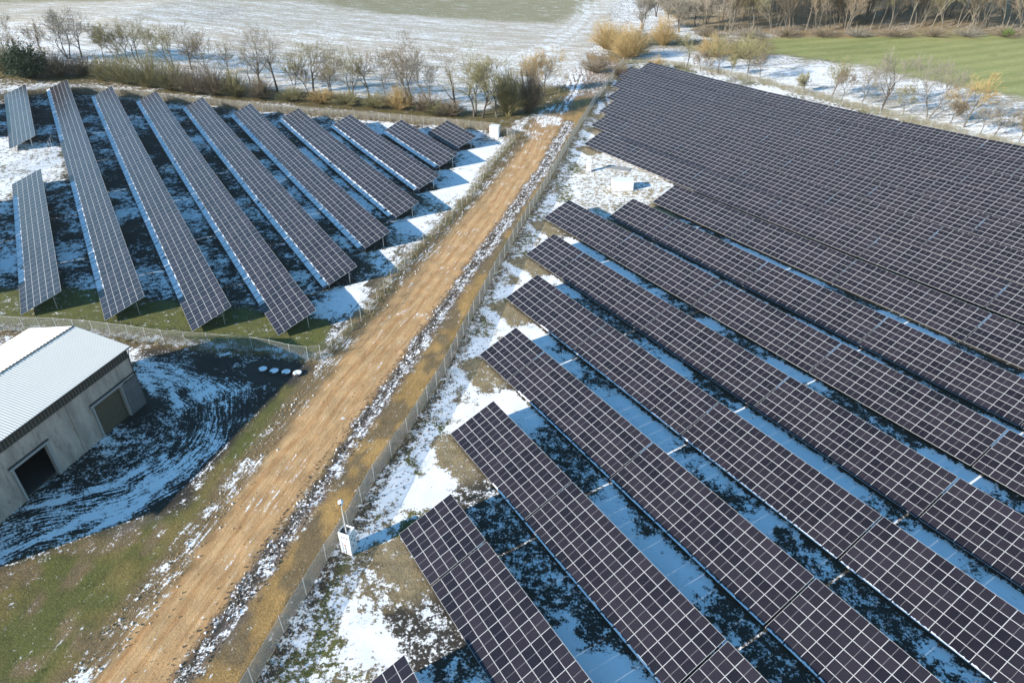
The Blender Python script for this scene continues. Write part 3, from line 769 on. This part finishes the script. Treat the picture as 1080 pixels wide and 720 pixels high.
# ------------------------------------------------------------------ vegetation
def bark(name, c, var=.35): return simple(name, c, .9, 0, var, .8)
M_barkg = bark('grey_bark', (.125, .11, .09)); M_barkd = bark('dark_bark', (.065, .055, .045))
M_twig_b = bark('brown_twigs', (.17, .135, .09)); M_twig_o = bark('olive_twigs', (.20, .18, .085)); M_twig_y = bark('ochre_twigs', (.33, .235, .10)); M_twig_g = bark('grey_twigs', (.20, .18, .145))
M_ever = simple('evergreen_leaves', (.035, .055, .02), .6, 0, .5, 1.0); M_bright = simple('fresh_green_leaves', (.12, .22, .03), .6, 0, .4, 1.0)
M_dry = simple('dry_grass', (.31, .25, .14), .9, 0, .35, .6); M_gr = simple('green_grass', (.14, .17, .05), .9, 0, .4, .6); M_straw = simple('brown_stalks', (.22, .17, .10), .9, 0, .4, .6)
M_wood_a = bark('wood_brown_twigs', (.27, .21, .145)); M_wood_b = bark('wood_olive_twigs', (.25, .22, .12)); M_wood_c = bark('wood_grey_twigs', (.29, .25, .20)); M_wood_t = bark('pale_wood_bark', (.18, .155, .12))
def bare_tree(seed, h, trunks=1, spread=.5, lean=(0, 0), dens=1.0, tk=.02, rmin=.02, deep=4):
    r = random.Random(seed); T = MB(); K = MB()
    stack = []
    for i in range(trunks):
        a = r.uniform(0, 6.28); d = Vector((math.cos(a)*.22*(trunks > 1)+lean[0], math.sin(a)*.22*(trunks > 1)+lean[1], 1)).normalized()
        stack.append((Vector((math.cos(a)*.25*(trunks > 1), math.sin(a)*.25*(trunks > 1), -.3)), d, h*.47*r.uniform(.85, 1.1), h*tk/(trunks**.4), 0))
    nseg = 0
    while stack:
        p, d, L, rad, lv = stack.pop()
        k = 4 if lv < 2 else 3; B = T if lv < 2 else K
        n = 4 if lv == 0 else (3 if lv < 3 else 2)
        q = p; dd = d.copy(); rr = rad; kids = []
        for i in range(n):
            dd = (dd+Vector((r.gauss(0, .11), r.gauss(0, .11), r.gauss(.02, .06)+(.05 if lv > 0 else 0)))).normalized()
            e = q+dd*(L/n); r2 = rr*(.86 if lv == 0 else .76)
            B.tube(q, e, rr, r2, (6 if lv == 0 else k))
            kids.append((e.copy(), dd.copy(), r2)); q = e; rr = r2
        if lv >= deep: continue
        nk = {0: 6, 1: 5, 2: 6, 3: 5, 4: 3}[lv]
        nk = max(2, int(nk*dens+r.random()))
        for i in range(nk):
            e, dd, r2 = kids[-1] if i < 2 else kids[r.randrange(1 if lv == 0 else 0, len(kids))]
            a = r.uniform(0, 6.28); ort = dd.orthogonal().normalized(); ort2 = dd.cross(ort)
            side = ort*math.cos(a)+ort2*math.sin(a)
            nd = (dd*(1 if i > 0 else 1.6)+side*r.uniform(.5, 1.1)*spread*1.6).normalized()
            if nd.z < -.1: nd.z *= .3; nd.normalize()
            rad2 = r2*{0: .66, 1: .6, 2: .55, 3: .6, 4: .8}[lv]
            stack.append((e, nd, L*{0: .66, 1: .64, 2: .62, 3: .66, 4: .7}[lv]*r.uniform(.75, 1.15), max(rad2, rmin), lv+1))
    return T, K
def make_tree(name, base, seed, h, label, cat='tree', group=None, twig=None, barkm=None, **kw):
    T, K = bare_tree(seed, h, **kw); root = empty(name, base, (0, 0, 0)); tag(root, label, cat, group)
    zz = max((v[2] for v in K.v), default=h); s = h/zz
    root.scale = (s, s, s)
    T.build('trunk', barkm or M_barkg, root); K.build('crown', twig or M_twig_b, root); return root
# hedgerow of bare trees behind the left field: base px, top y, trunks, lean, twig, label
def _pp(): pass
G1 = 'bare trees behind the left solar field'
HT = [((14, 66), 18, 2, -.15, M_twig_b, 'bare leaning tree at the far left edge behind the evergreen'),
      ((73, 62), 10, 3, -.22, M_twig_g, 'wide-crowned bare tree with several stems leaning left at far left'),
      ((86, 61), 12, 1, -.02, M_twig_g, 'straight-trunked bare tree beside the leaning one at far left'),
      ((128, 66), 27, 2, -.45, M_twig_o, 'strongly leaning bare tree with two diagonal stems'),
      ((146, 67), 17, 2, -.2, M_twig_o, 'olive-twigged bare tree right of the diagonal stems'),
      ((136, 67), 32, 1, -.1, M_twig_b, 'small thin bare tree between the two olive ones'),
      ((182, 72), 26, 2, -.15, M_twig_o, 'bare tree with a round olive crown above the shrubs'),
      ((202, 74), 27, 1, -.18, M_twig_g, 'bare tree with one bent trunk, right of the round olive crown'),
      ((276, 93), 24, 1, -.2, M_twig_g, 'tall dark-trunked bare tree leaning left in mid hedgerow'),
      ((264, 88), 58, 1, 0, M_twig_g, 'spindly little bare tree below the tall dark trunk'),
      ((293, 97), 31, 1, -.1, M_twig_g, 'bare tree with a narrow crown and forked low branch'),
      ((331, 97), 39, 1, -.1, M_twig_o, 'slim bare tree with a small tufted top'),
      ((326, 99), 70, 1, -.15, M_twig_b, 'low spreading purplish bare tree under the slim tufted one'),
      ((349, 101), 48, 3, .0, M_twig_b, 'bushy multi-stemmed bare tree with pale stems in mid hedgerow'),
      ((372, 104), 50, 2, -.02, M_twig_o, 'two-stemmed bare tree with an olive crown and pale forked trunk'),
      ((389, 104), 52, 1, .02, M_twig_b, 'very thin straight bare tree beside the pale forked trunk'),
      ((434, 110), 31, 3, -.02, M_twig_b, 'tall bare tree of three close pale stems, brown top'),
      ((481, 121), 43, 1, -.02, M_twig_g, 'thin tall bare tree left of the spreading one'),
      ((500, 123), 44, 2, .0, M_twig_o, 'broad spreading bare tree with arching side branches'),
      ((508, 124), 60, 2, .12, M_twig_o, 'lower bare tree with a thick dark trunk at the hedge end')]
for i, (b, ty, k, ln, tw, lab) in enumerate(HT):
    base = at(*b); h = height_for(base, ty-5)
    make_tree('bare_tree', base, 100+i, h, lab, group=G1, twig=tw, barkm=M_barkd if i in (8, 10, 19, 4) else M_barkg, trunks=k, spread=.62 if k > 1 else .72, lean=(ln, 0), dens=.85 if i in (5, 9, 15, 17) else 1.0, tk=.024, rmin=.026)
XT = [((50, 66), 24, 'slim bare tree standing above the dark evergreen'), ((112, 66), 30, 'slim bare tree between the straight trunk and the diagonal stems'), ((162, 70), 34, 'slim bare tree just left of the round olive crown'),
      ((222, 80), 34, 'slim bare tree at the middle of the hedge gap'), ((243, 84), 44, 'thin young bare tree left of the tall dark trunk'), ((310, 99), 46, 'slim bare tree between narrow crown and tufted one'),
      ((408, 107), 52, 'slim bare tree left of the three close pale stems'), ((455, 115), 50, 'slim bare tree right of the three close pale stems'), ((524, 124), 56, 'slim bare tree beside the dense willow shrub')]
for i, (b, ty, lab) in enumerate(XT):
    base = at(*b); make_tree('bare_tree', base, 160+i, height_for(base, ty-4), lab, group=G1, twig=[M_twig_b, M_twig_g, M_twig_o][i % 3], trunks=1+i % 2, spread=.5, lean=(-.12, 0), dens=1.0, tk=.017, rmin=.026)
G2 = 'slender bare trees behind the right array'
RT = [((724, 71), 32, 1, .25, M_twig_o, 'bare tree with bent dark trunk at the array top corner'), ((757, 78), 34, 1, .02, M_twig_o, 'upright bare tree right of the bent one'),
      ((788, 84), 30, 1, .0, M_twig_o, 'tall upright bare tree in front of the snowy strip, left part'), ((800, 87), 52, 1, .1, M_twig_b, 'small forked bare tree beside the tall upright one'),
      ((876, 104), 58, 2, -.05, M_twig_o, 'short bushy bare tree with brownish crown'), ((887, 108), 70, 1, .1, M_twig_b, 'low brown-tinged bare sapling right of the bushy one'),
      ((908, 112), 62, 1, .15, M_twig_g, 'thin pale sapling left of the tall dark-stemmed tree'), ((929, 117), 46, 1, .22, M_twig_g, 'tall bare tree with curved dark stem in front of the snow'),
      ((978, 127), 58, 2, .30, M_twig_g, 'two-stemmed bare tree leaning right, pale and dark stems'), ((1016, 135), 76, 1, .3, M_twig_y, 'bare tree with reddish top leaning right'),
      ((1034, 141), 108, 1, .3, M_twig_g, 'first of the short pale leaning saplings near the right edge'), ((1048, 144), 104, 1, .3, M_twig_g, 'second short leaning sapling, darker stem, near the right edge'),
      ((1074, 150), 118, 1, .35, M_twig_b, 'last leaning sapling at the right edge of the photo'), ((953, 122), 88, 1, .05, M_twig_o, 'small ochre bush-like sapling between two taller trees'),
      ((770, 80), 56, 1, -.1, M_twig_o, 'small sapling between the first upright bare trees'), ((740, 76), 50, 2, .05, M_twig_b, 'low multi-stemmed bare tree behind the array corner'),
      ((1000, 131), 100, 2, .05, M_twig_b, 'low twiggy sapling behind the fence, right part'), ((850, 99), 74, 2, .0, M_twig_o, 'low twiggy sapling behind the array, mid part')]
for i, (b, ty, k, ln, tw, lab) in enumerate(RT):
    base = at(*b); h = height_for(base, ty)
    make_tree('bare_tree', base, 300+i, h, lab, group=G2, twig=tw, barkm=M_barkd if i in (0, 7) else M_barkg, trunks=k, spread=.6, lean=(ln*.5, 0), dens=1.05, tk=.018, rmin=.026)
G3 = 'dark bare trees at the top of the track'
BT = [((677, 32), -14, 3, 0, 'spreading bare tree with a dark forked trunk behind the ochre bushes'), ((716, 34), -12, 3, .02, 'spreading bare tree on a dark patch in the snow'), ((733, 28), -8, 1, .05, 'straight slim bare tree right of the dark patch'),
      ((704, 24), -14, 2, 0, 'bare tree between the two dark forked trunks'), ((746, 26), -12, 2, .0, 'bare tree at the left end of the wood'), ((692, 18), -22, 2, 0, 'bare tree farther back beyond the dark forked trunks')]
for i, (b, ty, k, ln, lab) in enumerate(BT):
    base = at(*b); h = height_for(base, ty); make_tree('bare_tree', base, 500+i, h, lab, group=G3, twig=M_twig_g, barkm=M_barkd, trunks=k, spread=.45, lean=(ln, 0), dens=1.1, tk=.024, rmin=.035)
# wood on the right horizon: variants, then copies
var = []
wl = at(770, 38); rw = random.Random(5); cnt = 0
spots = []
for i in range(290):
    px = rw.uniform(735, 1150); dep = rw.random()**1.1*130
    b = at(px, 37); x = b[0]+rw.uniform(-3, 3)+dep*.25; y = b[1]+dep+rw.uniform(0, 5)
    spots.append((x, y))
spots.sort(key=lambda q: q[1])
for i in range(6):
    T, K = bare_tree(900+i, 21, trunks=1+(i % 2), spread=.34, dens=1.0, tk=.0095, rmin=.022)
    var.append((T.mesh('trunk', M_wood_t if i % 3 else M_barkg), K.mesh('crown', [M_wood_a, M_wood_b, M_wood_c][i % 3])))
for (x, y) in spots:
    T, K = var[rw.randrange(6)]
    root = empty('woodland_tree', (x, y, float(gz(x, y)))); s = rw.uniform(.85, 1.45); root.scale = (s, s, s); root.rotation_euler = (0, 0, rw.uniform(0, 6.28))
    tag(root, 'tall bare tree of the dense wood beyond the green field', 'tree', 'bare trees of the far wood'); link('trunk', T, root); link('crown', K, root)

def bush_mesh(seed, h, w, mat, n=260, leafy=False, up=.75):
    r = random.Random(seed); m = MB()
    for i in range(n):
        a = r.uniform(0, 6.28); rr = r.random()**.6*w*.35; p = Vector((rr*math.cos(a), rr*math.sin(a), 0))
        tgt = Vector((math.cos(a)*w*.5*r.uniform(.3, 1), math.sin(a)*w*.5*r.uniform(.3, 1), h*r.uniform(.45, 1)))
        mid = (p+tgt)*.5+Vector((r.gauss(0, .1*w), r.gauss(0, .1*w), h*.12))
        m.tube(p, mid, .025, .018, 3); m.tube(mid, tgt, .018, .01, 3)
        for k in range(4):
            b = mid.lerp(tgt, r.random()); e = b+Vector((r.gauss(0, .16*w), r.gauss(0, .16*w), abs(r.gauss(.12, .12))*h)); m.tube(b, e, .014, .008, 3)
            if leafy:
                for q in range(7):
                    c = b.lerp(e, r.random())+Vector((r.gauss(0, .15), r.gauss(0, .15), r.gauss(0, .15))); d = Vector((r.gauss(0, 1), r.gauss(0, 1), r.gauss(0, 1))).normalized()*.16; f = d.orthogonal().normalized()*.10
                    m.quad([c-d, c+f, c+d, c-f])
    return m
def dome(seed, h, w, n=200, leafy=False):
    '''rounded mass of fine upright twigs on a few stems'''
    r = random.Random(seed); m = MB()
    for i in range(n):
        a = r.uniform(0, 6.28); el = math.asin(r.uniform(.05, 1)); q = r.uniform(.75, 1.05)*(1+.18*math.sin(3*a+seed)+.12*math.sin(5*el*2+seed*2))
        T = Vector((math.cos(a)*math.cos(el)*w*.5*q, math.sin(a)*math.cos(el)*w*.5*q, h*(.12+.88*math.sin(el)*min(q, 1.05))))
        p = Vector((T.x*.25*r.random(), T.y*.25*r.random(), 0)); mid = p.lerp(T, .5)+Vector((r.gauss(0, .05*w), r.gauss(0, .05*w), .05*h))
        m.tube(p, mid, .05, .035, 3); m.tube(mid, T, .035, .02, 3)
        for k in range(6):
            b = p.lerp(mid, r.uniform(.5, 1)) if k < 2 else mid.lerp(T, r.random()); d = (T-p).normalized()+Vector((r.gauss(0, .45), r.gauss(0, .45), r.gauss(.1, .3)))
            e = b+d*h*r.uniform(.08, .2); m.tube(b, e, .026, .016, 3)
            if leafy:
                for z in range(6):
                    c = b.lerp(e, r.random())+Vector((r.gauss(0, .15), r.gauss(0, .15), r.gauss(0, .15))); d2 = Vector((r.gauss(0, 1), r.gauss(0, 1), r.gauss(0, 1))).normalized()*.2; f = d2.orthogonal().normalized()*.12
                    m.quad([c-d2, c+f, c+d2, c-f])
    return m
def bush(px, topy, wpx, mat, label, seed, group=None, leafy=False, n=260, name='shrub'):
    base = at(*px); h = height_for(base, topy); z = pj(base)[2]; w = wpx*z/FPX
    root = empty(name, base); tag(root, label, 'shrub' if name != 'evergreen_tree' else 'tree', group)
    T = MB()
    for k in range(5):
        a = k*1.25+seed; T.tube((0, 0, -.1), (math.cos(a)*w*.15, math.sin(a)*w*.15, h*.35), .07, .03, 5)
    T.build('trunk', M_barkd, root)
    dome(seed, h, w, int(n*.8), leafy).build('crown', mat, root); return root
bush((32, 82), 46, 44, M_ever, 'dense dark evergreen tree at the far left', 1, leafy=True, n=420, name='evergreen_tree')
bush((8, 78), 40, 26, M_twig_o, 'olive thicket at the left edge beside the evergreen', 2)
HB = [(62, 80, 55, 34, M_twig_b), (90, 79, 60, 30, M_twig_b), (112, 84, 64, 26, M_twig_o), (135, 88, 60, 34, M_twig_o), (160, 92, 56, 34, M_twig_o), (182, 95, 66, 30, M_twig_o), (205, 98, 70, 32, M_twig_b), (228, 100, 72, 30, M_twig_b), (250, 102, 78, 26, M_twig_o), (276, 104, 86, 24, M_twig_b), (308, 106, 92, 26, M_twig_o), (340, 108, 94, 26, M_twig_y), (366, 110, 96, 26, M_twig_o), (396, 113, 98, 28, M_twig_o), (422, 115, 90, 26, M_twig_y), (450, 118, 98, 28, M_twig_b), (474, 122, 106, 26, M_twig_b), (462, 121, 108, 20, M_twig_o)]
dsc = {M_twig_b.name: 'brown', M_twig_o.name: 'olive', M_twig_y.name: 'straw-coloured'}
for i, (x, y, t, w, mt) in enumerate(HB):
    bush((x, y), t-(5 if i < 10 else 1), int(w*1.35), mt, '%s hedge shrub behind the left field, %s from the left' % (dsc[mt.name], ORD[i] if i < 16 else ['seventeenth', 'eighteenth'][i-16]), 30+i, 'hedge shrubs behind the left field', n=300)
bush((536, 122), 68, 30, M_twig_o, 'tall dense bare willow shrub where the track meets the hedge', 60, n=420)
bush((558, 118), 66, 34, M_twig_b, 'brown willow shrub right of the tall olive one, beside the icy track', 61, n=380)
b_ = at(573, 102); make_tree('bare_tree', b_, 777, height_for(b_, 48), 'round ochre-crowned tree above the icy bend of the track', twig=M_twig_y, barkm=M_barkd, trunks=2, spread=.6, dens=1.2, tk=.022, rmin=.03)
bush((640, 52), 18, 40, M_twig_y, 'golden willow bush left of the array tip', 63, n=420)
bush((663, 62), 22, 44, M_twig_y, 'largest golden willow bush just above the end of the track fence', 64, n=480)
bush((700, 48), 14, 30, M_twig_y, 'golden willow bush leaning over the snow patch', 65, n=320)
bush((752, 60), 36, 46, M_twig_y, 'broad low ochre bush left of the green field', 66, n=300)
bush((785, 62), 40, 50, M_twig_o, 'broad olive bush thicket left of the green field', 67, n=300)
bush((655, 80), 66, 22, M_twig_b, 'low russet brush pile near the end of the track fence', 68, n=200)
bush((628, 76), 56, 34, M_twig_b, 'russet scrub on the bank left of the fence end', 69, n=240)
bush((692, 74), 58, 22, M_twig_y, 'small straw-coloured bush at the array top corner', 70, n=160)
bush((1062, 39), 30, 14, M_bright, 'small bright green bush at the wood edge, right', 71, leafy=True, n=120)
for i, (x, w) in enumerate(((745, 30), (790, 40), (830, 34), (868, 40), (905, 34), (945, 44), (985, 40), (1020, 40), (1060, 40))):
    bush((x, 39), 27, w, [M_twig_b, M_twig_g, M_twig_b][i % 3], '%s thicket along the wood edge from the left' % ORD[i], 80+i, 'thickets along the wood edge', n=240)

# ground cover: blades in tufts, as stuff
def blades(name, spots, mats, hmin, hmax, per, label, spread=.25, wd=.02):
    m = MB(); r = random.Random(len(spots))
    for (x, y) in spots:
        z = float(gz(x, y)); k = r.randrange(len(mats))
        for i in range(per):
            a = r.uniform(0, 6.28); px, py = x+r.gauss(0, spread), y+r.gauss(0, spread); h = r.uniform(hmin, hmax); t = r.uniform(0, 6.28); l = r.uniform(.1, .6)*h
            dx, dy = math.cos(a)*wd, math.sin(a)*wd
            m.quad([(px-dx, py-dy, z-.02), (px+dx, py+dy, z-.02), (px+math.cos(t)*l, py+math.sin(t)*l, z+h)], k)
    o = m.build(name, mats); tag(o, label, 'grass', kind='stuff'); return o
rg = random.Random(77)
def along(P, n, off0, off1):
    seg = np.hypot(*(P[1:]-P[:-1]).T); cs = np.concatenate([[0], np.cumsum(seg)]); out = []
    for i in range(n):
        s = rg.random()*cs[-1]; k = min(np.searchsorted(cs, s)-1, len(seg)-1); k = max(k, 0); t = (s-cs[k])/seg[k]; d = (P[k+1]-P[k])/seg[k]; q = P[k]+(P[k+1]-P[k])*t; o = rg.uniform(off0, off1)
        out.append((q[0]-d[1]*o, q[1]+d[0]*o))
    return out
blades('dry_grass', along(FENCE_B, 3800, -.5, 4.5), [M_dry, M_straw, M_dry], .5, 1.3, 6, 'tall dry straw along the fence behind the left field', .3, .03)
blades('dry_grass', along(FENCE_T, 2500, -.5, 5), [M_dry, M_dry, M_gr], .3, .9, 6, 'dry straw strip behind the right array', .3, .03)
blades('dry_grass', along(FENCE_L, 2600, -1.2, .8), [M_dry, M_straw, M_dry, M_gr], .25, .7, 6, 'dry grass growing through the left field fence', .2, .02)
blades('dry_grass', along(FENCE_R, 5200, -1.2, 1.4), [M_dry, M_straw, M_straw, M_gr], .15, .5, 6, 'dry grass and stalks along the track fence', .25, .018)
sp = []
while len(sp) < 9000:
    x = rg.uniform(-60, 40); y = rg.uniform(24, 150); sp.append((x, y))
xa = np.array([q[0] for q in sp]); ya = np.array([q[1] for q in sp])
g_ = pmask(xa, ya, P_grass, .3) > .5
dR_, sR_, _ = polydist(xa, ya, FENCE_R)
corr_ = (sR_ > 0) & (dR_ < 9) & (pmask(xa, ya, P_road, .1) < .5) & (polydist(xa, ya, CL)[1] < 0)
ver_ = (sR_ < 0) & (dR_ < 16) & (fbm(xa+33, ya, 4, 3) > .5)
lg_ = pmask(xa, ya, P_lgreen, .3) > .5
S_ = lambda k: [sp[i] for i in np.nonzero(k)[0]]
blades('grass_tufts', S_(g_), [M_gr, M_dry, M_gr], .08, .25, 10, 'green and yellow rough grass between the barn yard and the track', .3, .02)
blades('grass_tufts', S_(corr_), [M_dry, M_straw], .08, .28, 9, 'yellow dry grass between the track and its right fence', .3, .02)
blades('grass_tufts', S_(ver_), [M_gr, M_dry, M_straw], .08, .3, 12, 'green tufts poking through the snow beside the right tables', .3, .02)
blades('grass_tufts', S_(lg_), [M_gr, M_gr, M_straw], .08, .28, 12, 'green grass strip below the left solar rows', .3, .02)

hz = MB(); hz.box((0, 1200, 40), (4600, 3600, 120)); hz = hz.build('haze', None)
hm = bpy.data.materials.new('haze'); hm.use_nodes = True; hn = hm.node_tree; hn.nodes.remove(hn.nodes['Principled BSDF'])
pv = hn.nodes.new('ShaderNodeVolumePrincipled'); pv.inputs['Color'].default_value = (.96, .96, .95, 1); pv.inputs['Density'].default_value = .00006; pv.inputs['Anisotropy'].default_value = .2
hn.links.new(pv.outputs[0], hn.nodes['Material Output'].inputs['Volume'])
hz.data.materials.clear(); hz.data.materials.append(hm); tag(hz, 'thin winter haze over the whole site', kind='stuff')
def clods(name, spots, mat, r0, r1, label):
    m = MB(); r = random.Random(len(spots)+3)
    for (x, y) in spots:
        z = float(gz(x, y)); q = r.uniform(r0, r1); a = r.uniform(0, 6.28)
        b = [(x+q*r.uniform(.6, 1.2)*math.cos(a+k*1.256), y+q*r.uniform(.6, 1.2)*math.sin(a+k*1.256), z-.02) for k in range(5)]
        t = [(x+q*.5*math.cos(a+k*1.256+.2), y+q*.5*math.sin(a+k*1.256+.2), z+.06+q*r.uniform(.35, .7)) for k in range(5)]
        for k in range(5): m.quad([b[k], b[(k+1) % 5], t[(k+1) % 5], t[k]])
        m.quad(t)
    o = m.build(name, mat); tag(o, label, 'clods', kind='stuff')
M_clod = simple('earth_clod', (.15, .11, .08), .95, 0, .4, .5); M_clodl = simple('dry_clod', (.42, .28, .15), .95, 0, .3, .5)
clods('earth_clods', along(RUT, 2600, -1.5, 1.5), M_clod, .03, .12, 'dark earth clods along the rut beside the track')
clods('earth_clods', along(FENCE_R, 2600, -3.5, .5), M_clod, .03, .11, 'dark earth clods along the right track fence')
clods('dry_clods', along(W2(ROAD_L), 1500, -1.6, 1.2), M_clodl, .03, .10, 'sandy clods along the left edge of the track')
clods('dry_clods', along(CL, 900, -4, 4), M_clodl, .03, .09, 'small stones scattered over the dirt track')
clods('snow_lumps', along(W2(ROAD_L), 260, -2.2, 1.0), M_snow, .05, .15, 'small lumps of old snow along the left edge of the track')
clods('snow_lumps', along(RUT, 350, -1.2, 1.0), M_snow, .05, .15, 'small lumps of old snow along the rut beside the track')
# ------------------------------------------------------------------ camera, light, world
cam = bpy.data.cameras.new('camera'); co = bpy.data.objects.new('camera', cam); C.objects.link(co)
cam.sensor_width = 36; cam.lens = FPX/1080*36; cam.clip_end = 9000; cam.clip_start = .5
M = Matrix((Vector(rt), Vector(-dn), Vector(-fw))).transposed().to_4x4(); M.translation = (0, 0, HC); co.matrix_world = M
sc.camera = co
SUN_AZ, SUN_EL = R(238), R(22.5)
sl = bpy.data.lights.new('sun', 'SUN'); sl.energy = 4.9; sl.angle = R(.5); sl.color = (1, .93, .83)
so = bpy.data.objects.new('sun', sl); C.objects.link(so)
sv = Vector((math.sin(SUN_AZ)*math.cos(SUN_EL), math.cos(SUN_AZ)*math.cos(SUN_EL), math.sin(SUN_EL)))
so.rotation_euler = sv.to_track_quat('Z', 'Y').to_euler(); so.location = (-60, -40, 80)
w = bpy.data.worlds.new('World'); sc.world = w; w.use_nodes = True; nt = w.node_tree
sk = nt.nodes.new('ShaderNodeTexSky'); sk.sky_type = 'NISHITA'; sk.sun_disc = False; sk.sun_elevation = SUN_EL; sk.sun_rotation = SUN_AZ; sk.air_density = 1.0; sk.dust_density = .1; sk.ozone_density = .9
bg = nt.nodes['Background']; bg.inputs[1].default_value = .13; hs = nt.nodes.new('ShaderNodeHueSaturation'); hs.inputs['Saturation'].default_value = 1.32; hs.inputs['Hue'].default_value = .492; hs.inputs['Value'].default_value = 1.0; nt.links.new(sk.outputs[0], hs.inputs['Color']); nt.links.new(hs.outputs[0], bg.inputs[0])
vs = sc.view_settings; vs.view_transform = 'Standard'; vs.look = 'None'; vs.exposure = .8; vs.gamma = 1; vs.use_curve_mapping = False
sc.cycles.transparent_max_bounces = 16
